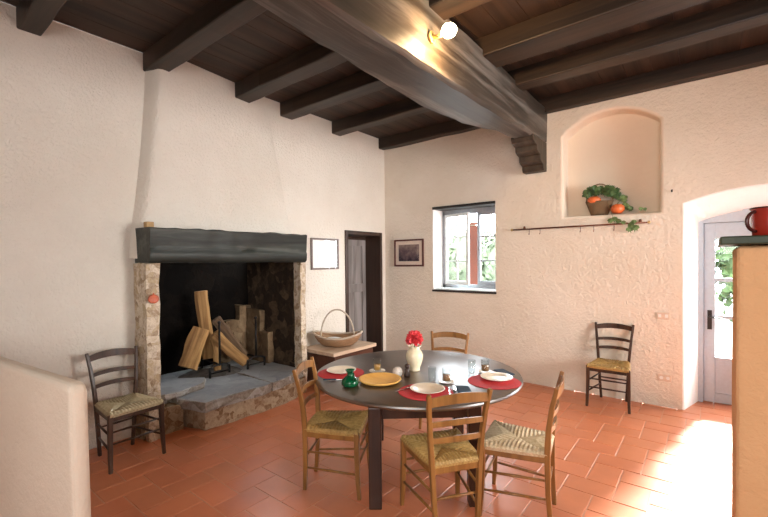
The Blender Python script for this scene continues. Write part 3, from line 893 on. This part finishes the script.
for i, (x, y, a, lab, rm) in enumerate((
    (-2.34, 2.06, 30, 'light wooden rush-seat chair on fireplace side of the table', 'rush_gold'),
    (-1.17, 2.15, 144.6, 'light wooden chair with its slatted back to the viewer, nearest the camera', 'rush_gold'),
    (-.796, 2.714, 191, 'light wooden chair with highlit rush seat on the right of the table', 'rush_highlight'),
    (-2.14, 3.79, -72, 'light wooden chair behind the table, only its curved top rail clear', 'rush_gold'))):
    o = lights if i == 0 else copy_tree(lights)
    o.location = (x, y, 0); o.rotation_euler = (0, 0, math.radians(a)); o['label'] = lab; o['group'] = G
    if rm == 'rush_highlight':
        for ch in o.children:
            if ch.name.startswith('seat') and 'frame' not in ch.name:
                ch.data = ch.data.copy(); ch.data.materials[0] = M[rm]

# ------------------------------------------------------------------ table
TZ = .715
tb = empty('dining_table', (-1.93, 2.87, 0)); tag(tb, 'large round dark wooden dining table laid for breakfast', 'table')
b = MB(); b.lathe([(0, TZ - .035), (.835, TZ - .035), (.850, TZ - .028), (.855, TZ - .015), (.850, TZ - .004), (.842, TZ), (0, TZ)], 96)
o = b.build('tabletop', M['table_wood'], tb); auto_smooth(o, 35)
legs = [(-1.75, 2.095), (-1.235, 2.525), (-1.72, 3.20), (-2.39, 2.92)]
for i, (x, y) in enumerate(legs):
    b = MB(); x -= -1.93; y -= 2.87
    a = math.radians(38)
    b.box((x - .043, y - .043, 0), (x + .043, y + .043, TZ - .035), a); b.build('leg', M['table_leg'], tb, bevel=.006)
for i in range(4):
    (x0, y0), (x1, y1) = legs[i], legs[(i + 1) % 4]
    A = Vector((x0 + 1.93, y0 - 2.87, TZ - .078)); B = Vector((x1 + 1.93, y1 - 2.87, TZ - .078)); d = (B - A).normalized()
    b = MB(); b.sweep([A + d * .05, B - d * .05], (.024, .085)); b.build('apron', M['table_leg'], tb, bevel=.003)

def disc_mat(x, y, r, label):
    b = MB(); b.lathe([(0, 0), (r - .003, 0), (r, .002), (r - .003, .004), (0, .004)], 48)
    o = b.build('placemat', M['redmat'], loc=(x, y, TZ + .0006)); tag(o, label, 'placemat', 'round red placemats'); return o
disc_mat(-2.41, 2.45, .195, 'round red placemat on fireplace side of the table')
disc_mat(-1.575, 2.455, .195, 'round red placemat at the near side of the table')
disc_mat(-1.285, 2.975, .20, 'round red placemat on the right side of the table')
def plate(x, y, label):
    e = empty('plate', (x, y, TZ + .0052)); tag(e, label, 'plate', 'cream plates')
    b = MB(); b.lathe([(0, 0), (.07, 0), (.085, .006), (.122, .018), (.124, .021), (.12, .021), (.084, .010), (.07, .006), (0, .005)], 40); b.build('dish', M['china'], e, smooth=True)
    b = MB(); b.lathe([(.112, .0180), (.119, .0207), (.1235, .0222), (.1245, .0205)], 40); b.build('rim_band', M['china_rim'], e, smooth=True)
plate(-2.425, 2.47, 'cream plate on the red mat nearest the fireplace')
plate(-1.572, 2.475, 'cream plate with white rim on the near red mat')
plate(-1.295, 3.045, 'cream plate with white rim on the right-hand red mat')
b = MB(); b.lathe([(0, 0), (.10, 0), (.15, .012), (.166, .026), (.164, .031), (.156, .030), (.12, .016), (.08, .011), (0, .010)], 44)
o = b.build('wooden_plate', M['woodplate'], smooth=True, loc=(-1.99, 2.45, TZ + .0005)); tag(o, 'round yellow wooden plate in the middle of the near table edge', 'plate')
jug = empty('jug', (-2.105, 2.235, TZ + .0005)); tag(jug, 'squat bottle-green glazed jug near left front table edge', 'jug')
b = MB(); b.lathe([(0, 0), (.045, 0), (.062, .012), (.067, .03), (.060, .05), (.040, .068), (.026, .080), (.022, .092), (.026, .108), (.034, .118), (.036, .124), (.031, .124), (.021, .108), (.017, .09), (0, .085)], 32); b.build('body', M['green'], jug, smooth=True)
b = MB(); b.tube([(.028, -.01, .112), (.052, -.02, .108), (.062, -.024, .085), (.052, -.02, .055)], [.006, .007, .007, .006], 8); b.build('handle', M['green'], jug, smooth=True)

def tea(x, y, label, fill, r=.031):
    e = empty('tea_glass', (x, y, TZ + .0125)); tag(e, label, 'glass', 'glasses of tea on saucers')
    b = MB(); b.lathe([(0, 0), (r, 0), (r * 1.02, .01), (r * 1.12, .10), (r * 1.06, .10), (r * .94, .008), (0, .006)], 24); b.build('tumbler', M['tumbler'], e, smooth=True)
    b = MB(); b.lathe([(0, .0065), (r * .9, .0085), (r * .98, .052), (0, .052)], 24); b.build('tea', M[fill], e, smooth=True)
def saucer(x, y, r, label):
    b = MB(); b.lathe([(0, 0), (r * .5, 0), (r, .011), (r, .014), (r * .95, .0135), (r * .55, .0055), (0, .0050)], 32)
    o = b.build('saucer', M['saucer'], smooth=True, loc=(x, y, TZ + .0005)); tag(o, label, 'saucer', 'white saucers')
for (x, y, r, pos, fill, col) in ((-2.19, 2.66, .07, 'beside the yellow wooden plate', 'tea', 'amber'), (-1.565, 2.735, .058, 'behind the near cream plate', 'coffee', 'brown'), (-1.447, 3.17, .058, 'behind the right-hand red mat', 'coffee', 'brown')):
    saucer(x, y, r, 'small white saucer %s' % pos)
    tea(x, y, 'small glass of %s tea on a saucer %s' % (col, pos), fill)
def water(x, y, label):
    b = MB(); b.lathe([(0, 0), (.026, 0), (.028, .01), (.032, .11), (.0305, .11), (.0265, .010), (0, .007)], 24)
    o = b.build('water_glass', M['tumbler'], smooth=True, loc=(x, y, TZ + .0005)); tag(o, label, 'glass', 'clear water glasses')
water(-1.672, 2.70, 'clear empty water glass left of the brown tea at the near setting')
water(-1.535, 3.10, 'clear empty water glass left of the brown tea at the right setting')
def napkin(x, y, a, sx, sy, label):
    e = MB(); e.box((-sx / 2, -sy / 2, 0), (sx / 2, sy / 2, .005)); e.box((-sx / 2 + .004, -sy / 2 + .004, .005), (sx / 2 - .006, sy / 2 - .008, .010))
    o = e.build('napkin', M['napkin'], bevel=.002, loc=(x, y, TZ + .0008)); o.rotation_euler = (0, 0, a); tag(o, label, 'napkin', 'navy napkins')
napkin(-1.365, 2.635, math.radians(-54), .19, .10, 'folded navy napkin right of the near cream plate')
napkin(-1.325, 3.265, math.radians(-35), .17, .10, 'folded dark navy napkin behind the right-hand red mat')
def cutlery(x, y, z, a, kind, label, hm=None):
    e = empty(kind, (x, y, z), a); tag(e, label, kind)
    b = MB()
    if kind == 'fork':
        b.sweep([(-.09, 0, .002), (.02, 0, .004), (.045, 0, .006)], [(.010, .003), (.006, .003), (.016, .003)])
        for k in (-1.5, -.5, .5, 1.5): b.sweep([(.045, k * .005, .006), (.09, k * .005, .005)], (.0026, .0024))
    elif kind == 'spoon':
        b.sweep([(-.08, 0, .002), (.03, 0, .004)], [(.010, .003), (.006, .003)])
        b.lathe([(0, .0), (.012, .002), (.016, .006), (.012, .0045), (0, .003)], 16, (.05, 0, .001), 1.5, 1)
    else:
        b.sweep([(.0, 0, .003), (.06, 0, .003), (.11, .004, .003)], [(.016, .003), (.018, .002), (.005, .002)])
    b.build('head', M['steel'], e)
    if hm:
        b = MB(); b.sweep([(-.10, 0, .005), (0.0, 0, .005)], [(.018, .010), (.014, .009)]); b.build('handle', M[hm], e, bevel=.002)
cutlery(-1.72, 2.395, TZ + .0055, math.radians(75), 'spoon', 'steel spoon on the red mat left of the near plate')
cutlery(-1.435, 2.545, TZ + .0125, math.radians(122), 'fork', 'steel fork laid on navy napkin beside the near plate')
cutlery(-1.405, 2.575, TZ + .0125, math.radians(122), 'knife', 'steel knife beside the fork on the navy napkin')
cutlery(-2.29, 2.27, TZ + .0055, math.radians(38), 'knife', 'dark-handled knife at the left end of the table', 'napkin')
sh = empty('salt_shaker', (-1.972, 2.655, TZ + .0005)); tag(sh, 'round speckled white shaker in the middle of the table', 'shaker')
b = MB(); b.lathe([(0, 0), (.024, 0), (.036, .015), (.042, .036), (.036, .06), (.020, .074), (0, .078)], 24); b.build('body', M['salt'], sh, smooth=True)
sh = empty('pepper_mill', (-1.905, 2.695, TZ + .0005)); tag(sh, 'small dark pepper mill between the white shaker and the vase', 'shaker')
b = MB(); b.lathe([(0, 0), (.024, 0), (.025, .02), (.017, .045), (.020, .062), (.012, .068)], 20); b.build('body', M['pepper'], sh, smooth=True)
b = MB(); b.lathe([(.010, .069), (.021, .076), (.022, .09), (.014, .102), (0, .106)], 20); b.build('head', M['pepper'], sh, smooth=True)
vs = empty('vase', (-1.965, 2.89, TZ + .0005)); tag(vs, 'ivory ceramic vase with frilled lip holding a red flower', 'vase')
b = MB(); fr = lambda a, r, z: (r * (1 + .10 * math.sin(8 * a) * max(0, (z - .185) / .03)), z + .006 * math.sin(8 * a) * max(0, (z - .185) / .03))
b.lathe([(0, 0), (.045, 0), (.047, .01), (.044, .02), (.058, .055), (.072, .10), (.074, .135), (.062, .165), (.046, .182), (.046, .192), (.060, .212), (.056, .212), (.042, .192), (.04, .18), (0, .15)], 48, fn=fr)
b.build('body', M['vase'], vs, smooth=True)
fl = empty('flower', (-1.965, 2.89, TZ + .222)); tag(fl, 'round red carnation-like flower in the ivory vase', 'flower')
b = MB(); r = random.Random(4)
for i in range(230):
    u = r.uniform(-.55, 1); th = r.uniform(0, 2 * PI); s = math.sqrt(1 - u * u)
    d = Vector((s * math.cos(th), s * math.sin(th), u)); rad = r.uniform(.030, .072)
    t = d.orthogonal().normalized(); t.rotate(Matrix.Rotation(r.uniform(0, 6.28), 3, d)); w = d.cross(t)
    c = d * rad + Vector((0, 0, .045)); q = .019
    b.face([c - d * .03, c + t * q - d * .008 + w * .004, c + t * q * .7 + d * .010, c + w * .010 + d * .004, c - t * q * .7 + d * .010, c - t * q - d * .008 - w * .004])
b.build('petals', M['flower'], fl, recalc=False)
b = MB(); b.tube([(0, 0, -.08), (.004, 0, 0), (0, 0, .05)], .004, 6); b.build('stem', M['leaf'], fl, smooth=True)

# ------------------------------------------------------------------ low chest and trug basket
ch = empty('chest', (-3.97, 4.03, 0)); tag(ch, 'low wooden chest with pale lid against the wall beside fireplace', 'chest')
PC = Vector((-3.97, 4.03, 0))
b = MB(); b.box((-.265, -.385, .04), (.275, .37, .452)); b.build('body', M['chest_body'], ch, bevel=.004)
b = MB()
for k in range(2): b.box((-.315 + .312 * k, -.43, .455), (-.315 + .312 * k + .309, .41, .50))
b.build('lid', M['chest_top'], ch, bevel=.004)
for sx in (-.25, .235):
    for sy in (-.37, .33):
        b = MB(); b.box((sx, sy, 0), (sx + .04, sy + .04, .04)); b.build('foot', M['chest_body'], ch)
bk = empty('wicker_basket', (-3.96, 3.97, .5015), math.radians(35)); bk.scale = (1.2, 1.2, 1.25); tag(bk, 'shallow oval wicker trug with hoop handle on the low chest', 'basket')
b = MB()
def rimfn(a, r, z):
    k = max(0, z / .12)
    return (r, z + .05 * k * math.cos(a) ** 2 - .015 * k)
prof = [(0, .004), (.10, 0), (.16, .012), (.205, .045), (.235, .085), (.25, .12), (.243, .122), (.225, .088), (.195, .052), (.15, .022), (.09, .012), (0, .012)]
b.lathe(prof, 40, (0, 0, 0), 1.12, .74, rimfn); b.build('bowl', M['wicker'], bk, smooth=True)
b = MB(); pts = []
for k in range(40):
    a = 2 * PI * k / 40; q = rimfn(a, .248, .12); pts.append((q[0] * 1.12 * math.cos(a), q[0] * .74 * math.sin(a), q[1]))
b.tube(pts, .011, 8, closed=True); b.build('rim', M['wicker_pale'], bk, smooth=True)
b = MB(); pts = [(.19 * math.cos(q), -.02, .10 + .30 * math.sin(q)) for q in arc(20, PI, 0)]
b.tube(pts, .009, 8); b.build('handle', M['wicker_pale'], bk, smooth=True)
cl = MB(); cl.lathe([(0, .018), (.10, .02), (.16, .035), (.20, .062), (.175, .075), (.10, .06), (0, .05)], 30, (.03, 0, 0), 1.0, .62, lambda a, r, z: (r * (1 + .08 * math.sin(5 * a)), z + .012 * math.sin(3 * a + 1)))
o = cl.build('cloth', M['glare_mount_cloth'], smooth=True); o.location = (-3.96, 3.97, .5015); o.scale = (1.2, 1.2, 1.25); o.rotation_euler = (0, 0, math.radians(35)); tag(o, 'crumpled pale cloth lying inside the wicker trug', 'cloth')

# ------------------------------------------------------------------ pictures
def picture(name_label, axis, c, w, h, fm, mm, pm, mw, pside):
    e = empty('picture', c); tag(e, name_label, 'picture', None)
    # local: u horizontal, v vertical, n out of wall
    if axis == 'left': f = lambda u, v, n: (n, u, v)
    else: f = lambda u, v, n: (u, -n, v)
    def bx(b, u0, v0, u1, v1, n0, n1):
        p, q = f(u0, v0, n0), f(u1, v1, n1)
        b.box(tuple(min(i, j) for i, j in zip(p, q)), tuple(max(i, j) for i, j in zip(p, q)))
    t = .026; W, H = w / 2, h / 2
    b = MB(); bx(b, -W, -H, -W + t, H, .002, .028); bx(b, W - t, -H, W, H, .002, .028); bx(b, -W + t, -H, W - t, -H + t, .002, .028); bx(b, -W + t, H - t, W - t, H, .002, .028)
    b.build('frame', fm, e, bevel=.003)
    b = MB(); bx(b, -W + t, -H + t, W - t, H - t, .003, .012); b.build('mount', mm, e)
    b = MB(); bx(b, -W + mw, -H + mw, W - mw, H - mw, .0125, .014); b.build('print', pm, e)
    b = MB(); b.face([f(-W + t, -H + t, .018), f(W - t, -H + t, .018), f(W - t, H - t, .018), f(-W + t, H - t, .018)]); b.build('pane', M['glass'], e)
picture('dark red framed small landscape print on the window wall', 'win', (-3.812, YW, 1.785), .575, .44, M['frame_red'], M['matboard'], M['print_dark'], .085, 0)
picture('thin framed print whitened by glass reflection between fireplace and old door', 'left', (XL, 4.07, 1.765), .535, .445, M['frame_pale'], M['glare_mount_cloth'], M['print_glare'], .11, 0)

# ------------------------------------------------------------------ rod with hooks, niche basket, ivy
rod = empty('hanging_rail', (-1.30, YW, 2.06)); tag(rod, 'thin dark copper rail with small hooks below the arched niche', 'rail')
b = MB(); b.tube([(-.785, -.04, 0), (0, -.04, .0), (.785, -.04, .0)], .0095, 8); b.build('rod', M['copper'], rod, smooth=True)
for x in (-.785, .785):
    b = MB(); b.lathe([(0, -.02), (.014, -.012), (.018, 0), (.014, .012), (0, .02)], 12, (x, -.04, 0)); b.build('finial', M['brass'], rod, smooth=True)
for x in (-.62, .70):
    b = MB(); b.tube([(x, -.001, .012), (x, -.03, .014), (x, -.04, .004)], .006, 6); b.lathe([(0, 0), (.016, .002), (.014, .03), (0, .034)], 10, (x, -.022, .008)); b.build('bracket', M['copper'], rod, smooth=True)
for x in (-.55, -.41, .075, .225, .44):
    b = MB(); pts = [(x, -.04, -.008), (x, -.04, -.06)] + [(x, -.04 - .012 + .012 * math.cos(q), -.06 - .016 * math.sin(q)) for q in arc(6, .3, PI * .95)]
    b.tube(pts, .0032, 6); b.build('hook', M['copper'], rod, smooth=True)

nb = empty('niche_basket', (-1.04, YW + .105, NZ0 + .0015), math.radians(8)); tag(nb, 'small dark wicker basket with hoop handle in the wall niche', 'basket')
b = MB(); b.lathe([(0, 0), (.085, 0), (.105, .06), (.135, .15), (.142, .168), (.132, .165), (.1, .06), (.08, .012), (0, .010)], 30, (0, 0, 0), 1.1, .62); b.build('bowl', M['wicker_dark'], nb, smooth=True)
b = MB(); b.tube([(.145 * math.cos(q), 0, .155 + .225 * math.sin(q)) for q in arc(18, PI, 0)], .008, 8); b.build('handle', M['wicker_dark'], nb, smooth=True)
def pumpkin(loc, r, h, label, tilt=0):
    e = empty('pumpkin', loc); tag(e, label, 'pumpkin', 'orange pumpkins in the niche')
    b = MB(); n = 40; prof = []
    for q in arc(12, -PI / 2, PI / 2): prof.append((max(0, r * math.cos(q)) * (1 if abs(q) < 1.5 else 0), h / 2 + h / 2 * math.sin(q) * (1 if abs(q) < 1.2 else .93)))
    b.lathe(prof, n, fn=lambda a, rr, z: (rr * (1 - .05 * abs(math.sin(5 * a))), z)); b.build('body', M['pumpkin'], e, smooth=True)
    b = MB(); b.tube([(0, 0, h * .92), (.004, 0, h * 1.05), (.014, .004, h * 1.16)], [.010, .007, .008], 8); b.build('stalk', M['stalk'], e, smooth=True)
    e.rotation_euler = (tilt, 0, 0)
pumpkin((-.843, YW + .085, NZ0 - .003), .077, .125, 'orange pumpkin standing on the niche ledge before the basket')
pumpkin((-1.095, YW + .082, NZ0 + .128), .078, .11, 'red-orange pumpkin sitting in the niche basket')
def leafpoly(b, c, n, up, s):
    n = n.normalized(); u = (up - n * up.dot(n)).normalized(); v = n.cross(u)
    sh = [(0, -.5), (.32, -.42), (.52, -.08), (.30, .08), (.34, .34), (.10, .26), (0, .62), (-.10, .26), (-.34, .34), (-.30, .08), (-.52, -.08), (-.32, -.42)]
    cv = b.bm.verts.new(c + n * s * .08); ring = [b.bm.verts.new(c + v * x * s + u * y * s) for x, y in sh]
    for k in range(12): b.bm.faces.new((cv, ring[k], ring[(k + 1) % 12]))
r = random.Random(12)
iv = empty('ivy', (-1.0, YW + .08, NZ0 + .2)); tag(iv, 'trailing green ivy filling the niche basket and hanging over the rail', 'plant')
b = MB(); O = Vector((-1.0, YW + .08, NZ0 + .2))
for i in range(95):
    t = r.random()
    c = Vector((-1.20 + .36 * t, YW + r.uniform(-.0, .16), NZ0 + .165 + r.uniform(.03, .13) + .06 * math.sin(t * PI)))
    if t < .35 and c.z < NZ0 + .24: c.z += .06
    leafpoly(b, c - O, Vector((r.uniform(-.6, .6), -1, r.uniform(-.2, .9))), Vector((r.uniform(-1, 1), 0, r.uniform(-1, .6))), r.uniform(.045, .075))
b.build('foliage', M['leaf'], iv, recalc=False)
b = MB()
for i in range(46):
    t = r.random()
    c = Vector((-.93 + .22 * t, YW + .10 + r.uniform(-.02, .10), NZ0 + .05 + .18 * (1 - t) * r.uniform(.6, 1.3) + (.07 if t < .7 else 0)))
    leafpoly(b, c - O, Vector((r.uniform(-.6, .6), -1, r.uniform(-.2, .6))), Vector((r.uniform(-1, 1), 0, -1)), r.uniform(.045, .07))
for c, s in (((-.86, YW - .02, NZ0 - .075), .075), ((-.82, YW - .03, NZ0 - .10), .07), ((-.90, YW - .03, NZ0 - .09), .07), ((-.68, YW - .06, NZ0 - .155), .085), ((-.645, YW - .055, NZ0 - .19), .085), ((-.70, YW - .055, NZ0 - .205), .075), ((-.66, YW - .05, NZ0 - .12), .06), ((-.76, YW - .05, NZ0 - .12), .055), ((-.60, YW + .02, NZ0 + .03), .05), ((-.56, YW + .03, NZ0 + .025), .045)):
    leafpoly(b, Vector(c) - O, Vector((r.uniform(-.3, .3), -1, r.uniform(0, .4))), Vector((r.uniform(-.6, .6), 0, -1)), s)
b.build('trailing_leaves', M['leaf_pale'], iv, recalc=False)
b = MB(); b.tube([Vector(q) - O for q in ((-.95, YW + .06, NZ0 + .17), (-.90, YW - .0, NZ0 + .03), (-.87, YW - .03, NZ0 - .06), (-.76, YW - .05, NZ0 - .105), (-.68, YW - .05, NZ0 - .14), (-.66, YW - .05, NZ0 - .19))], .003, 6); b.build('stem', M['stalk'], iv, smooth=True)

# ------------------------------------------------------------------ wall fittings, bulb
def fitting(name, x, z, w, h, label, cat, dots):
    e = empty(name, (x, YW, z)); tag(e, label, cat)
    b = MB(); b.box((-w / 2, -.011, -h / 2), (w / 2, -.001, h / 2)); b.build('plate', M['socket'], e, bevel=.003)
    for d in dots:
        b = MB()
        if dots and name == 'light_switch': b.box((d - .014, -.016, -.018), (d + .014, -.0115, .018))
        else: b.lathe([(0, 0), (.018, 0), (.018, .003), (0, .003)], 16)
        o = b.build('rocker' if name == 'light_switch' else 'outlet', M['china_rim'], e)
        if name != 'light_switch': o.matrix_basis = Matrix.Translation((d, -.0115, 0)) @ Matrix.Rotation(PI / 2, 4, 'X')
fitting('light_switch', -.385, 1.015, .12, .075, 'beige light switch plate on wall left of garden door', 'switch', (-.03, .03))
fitting('wall_socket', -.37, .325, .12, .075, 'beige socket low on wall left of the garden door', 'socket', (-.03, .03))
nl = MB(); nl.tube([(-.306, YW - .001, 2.39), (-.306, YW - .028, 2.385)], .006, 8); nl.tube([(-.306, YW - .028, 2.375), (-.306, YW - .028, 2.402)], .008, 8)
tag(nl.build('nail', M['black']), 'small dark nail in the wall right of the niche', 'nail')
lb = empty('wall_lamp', (XBR + .012, 2.64, 3.315)); tag(lb, 'lit bare bulb in a holder on side of the main beam', 'lamp')
b = MB(); b.lathe([(0, 0), (.045, 0), (.045, .012), (.02, .016), (0, .016)], 20); o = b.build('backplate', M['brass'], lb, smooth=False); o.rotation_euler = (0, PI / 2, 0)
b = MB(); b.tube([(.014, 0, 0), (.06, 0, -.01), (.095, 0, -.005)], [.012, .014, .019], 12); b.build('holder', M['brass'], lb, smooth=True)
b = MB(); b.lathe([(0, -.058), (.026, -.053), (.046, -.03), (.052, 0), (.044, .026), (.024, .044), (.016, .054), (0, .056)], 20)
o = b.build('bulb', M['bulb'], lb, smooth=True); o.location = (.145, 0, 0); o.rotation_euler = (0, -PI / 2, 0)

# ------------------------------------------------------------------ outside
b = MB(); b.face([(-14, YW + .46, -.06), (14, YW + .46, -.06), (14, 32, -.06), (-14, 32, -.06)]); struct(b.build('ground_terrace', M['paving']))
def shrub(x, y, rx, rz, z0, n, mat, label, seed):
    e = empty('garden_shrub', (x, y, -.06)); tag(e, label, 'shrub', 'shrubs in the garden')
    r = random.Random(seed); b = MB()
    for i in range(n):
        u = r.uniform(-1, 1); th = r.uniform(0, 2 * PI); s = math.sqrt(1 - u * u); q = r.uniform(.6, 1) * (1 + .2 * math.sin(3 * th + seed))
        c = Vector((rx * s * math.cos(th) * q, rx * .8 * s * math.sin(th) * q, z0 + rz + rz * u * q))
        leafpoly(b, c, Vector((r.uniform(-1, 1), r.uniform(-1, .2), r.uniform(0, 1))), Vector((r.uniform(-1, 1), r.uniform(-1, 1), r.uniform(-1, 1))), r.uniform(.16, .3))
    bmesh.ops.create_icosphere(b.bm, subdivisions=3, radius=.82, matrix=Matrix.Translation((0, 0, z0 + rz)) @ Matrix.Diagonal((rx, rx * .8, rz, 1)))
    b.build('foliage', M[mat], e, recalc=False)
    b = MB(); b.tube([(0, 0, 0), (.05, 0, z0 + rz)], [.09, .05], 8); b.build('trunk', M['trunk'], e, smooth=True)
for i, (x, y, rx, rz, mt, lab) in enumerate((
    (-9.3, 14.6, 1.3, 1.55, 'foliage', 'green shrub beyond the open left window sash'),
    (-7.15, 13.8, 1.05, 1.42, 'foliage_pale', 'pale green shrub framed by the gap beside the red shutter'),
    (-5.2, 13.2, 1.0, 1.5, 'foliage_pale', 'pale green shrub behind the right window sash'),
    (-.9, 13.4, .85, 1.5, 'foliage', 'green shrub at the left edge of the garden door glass'),
    (.95, 14.0, .85, 1.7, 'foliage', 'leafy green shrub filling the garden door glass'),
    (2.8, 14.6, .9, 1.7, 'foliage_pale', 'pale shrub in the garden behind the plaster pier'))):
    shrub(x, y, rx, rz, .1, 700, mt, lab, i + 1)
# half open brick-red shutter outside the window
sh = empty('window_shutter', (-2.93, YW + .57, 1.2)); tag(sh, 'brick-red wooden shutter standing open outside the window', 'shutter')
b = MB(); b.box((-.11, 0, -.02), (-.08, .035, 1.06)); b.box((.07, 0, -.02), (.10, .035, 1.06))
for z in (-.02, .5, 1.02): b.box((-.08, 0, z), (.07, .035, z + .04))
b.build('frame', M['shutter'], sh)
b = MB()
for k in range(16): b.box((-.08, .008, .02 + k * .062), (.07, .026, .02 + k * .062 + .0625))
b.build('slats', M['shutter'], sh)
sh.rotation_euler = (0, 0, math.radians(12))

# ------------------------------------------------------------------ light
w = bpy.data.worlds.new('daylight'); scene.world = w; w.use_nodes = True
nt = w.node_tree; bg = nt.nodes['Background']
bg.inputs['Color'].default_value = (.86, .94, 1.0, 1); bg.inputs['Strength'].default_value = 25
def area(name, loc, target, sx, sy, power, col=(1, 1, 1), portal=False, spread=PI):
    l = bpy.data.lights.new(name, 'AREA'); l.shape = 'RECTANGLE'; l.size = sx; l.size_y = sy; l.energy = power; l.color = col; l.spread = spread
    o = bpy.data.objects.new(name, l); COL.objects.link(o); o.location = loc
    d = Vector(target) - Vector(loc); o.rotation_euler = d.to_track_quat('-Z', 'Y').to_euler()
    if portal: l.cycles.is_portal = True
    return o
area('portal_window', (-2.85, YW + .45, 1.83), (-2.85, 0, 1.83), 1.05, 1.3, 1, portal=True)
area('portal_door', (.48, YW + .62, 1.2), (.48, 0, 1.2), 1.2, 2.2, 1, portal=True)
s = bpy.data.lights.new('door_spot', 'SPOT'); s.energy = 30000; s.spot_size = math.radians(34); s.spot_blend = .3; s.shadow_soft_size = .35; s.color = (1, .96, .90)  # spot lamp added outside the door to brighten the floor patch
so = bpy.data.objects.new('door_spot', s); COL.objects.link(so); so.location = (.93, 10.95, 4.2)
so.rotation_euler = Vector((-.085, -1, -.6)).to_track_quat('-Z', 'Y').to_euler()
# added soft fill lamps, out of view behind / right of the viewer
area('fill_back', (.1, YB + .15, 2.1), (-1.7, 4.5, 1.3), 3.0, 2.0, 225, (1, .98, .95))
area('fill_right', (XR - .15, 3.6, 1.9), (-4.3, 3.9, 1.3), 1.6, 1.8, 85, (1, .98, .95), spread=math.radians(75))
pl = bpy.data.lights.new('bulb_light', 'POINT'); pl.energy = 60; pl.color = (1, .58, .25); pl.shadow_soft_size = .04
po = bpy.data.objects.new('bulb_light', pl); COL.objects.link(po); po.location = (XBR + .157, 2.64, 3.25)

# ------------------------------------------------------------------ camera
cam = bpy.data.cameras.new('camera'); co = bpy.data.objects.new('camera', cam); COL.objects.link(co)
f, yaw, pitch, roll, cy = 408.585, .66970, -.0160, -.0098, 267.96
F = Vector((-math.sin(yaw) * math.cos(pitch), math.cos(yaw) * math.cos(pitch), math.sin(pitch)))
R0 = Vector((math.cos(yaw), math.sin(yaw), 0)); U0 = R0.cross(F)
Rv = R0 * math.cos(roll) + U0 * math.sin(roll); U = Rv.cross(F)
co.matrix_world = Matrix.Translation((0, 0, 1.65)) @ Matrix((Rv, U, -F)).transposed().to_4x4()
cam.sensor_width = 36; cam.lens = f * 36 / 768; cam.shift_y = (cy - 258.5) / 768; cam.clip_start = .05
scene.camera = co
scene.view_settings.view_transform = 'Standard'
scene.view_settings.exposure = -0.05
scene.cycles.use_denoising = True
scene.cycles.max_bounces = 8
scene.cycles.sample_clamp_indirect = 6
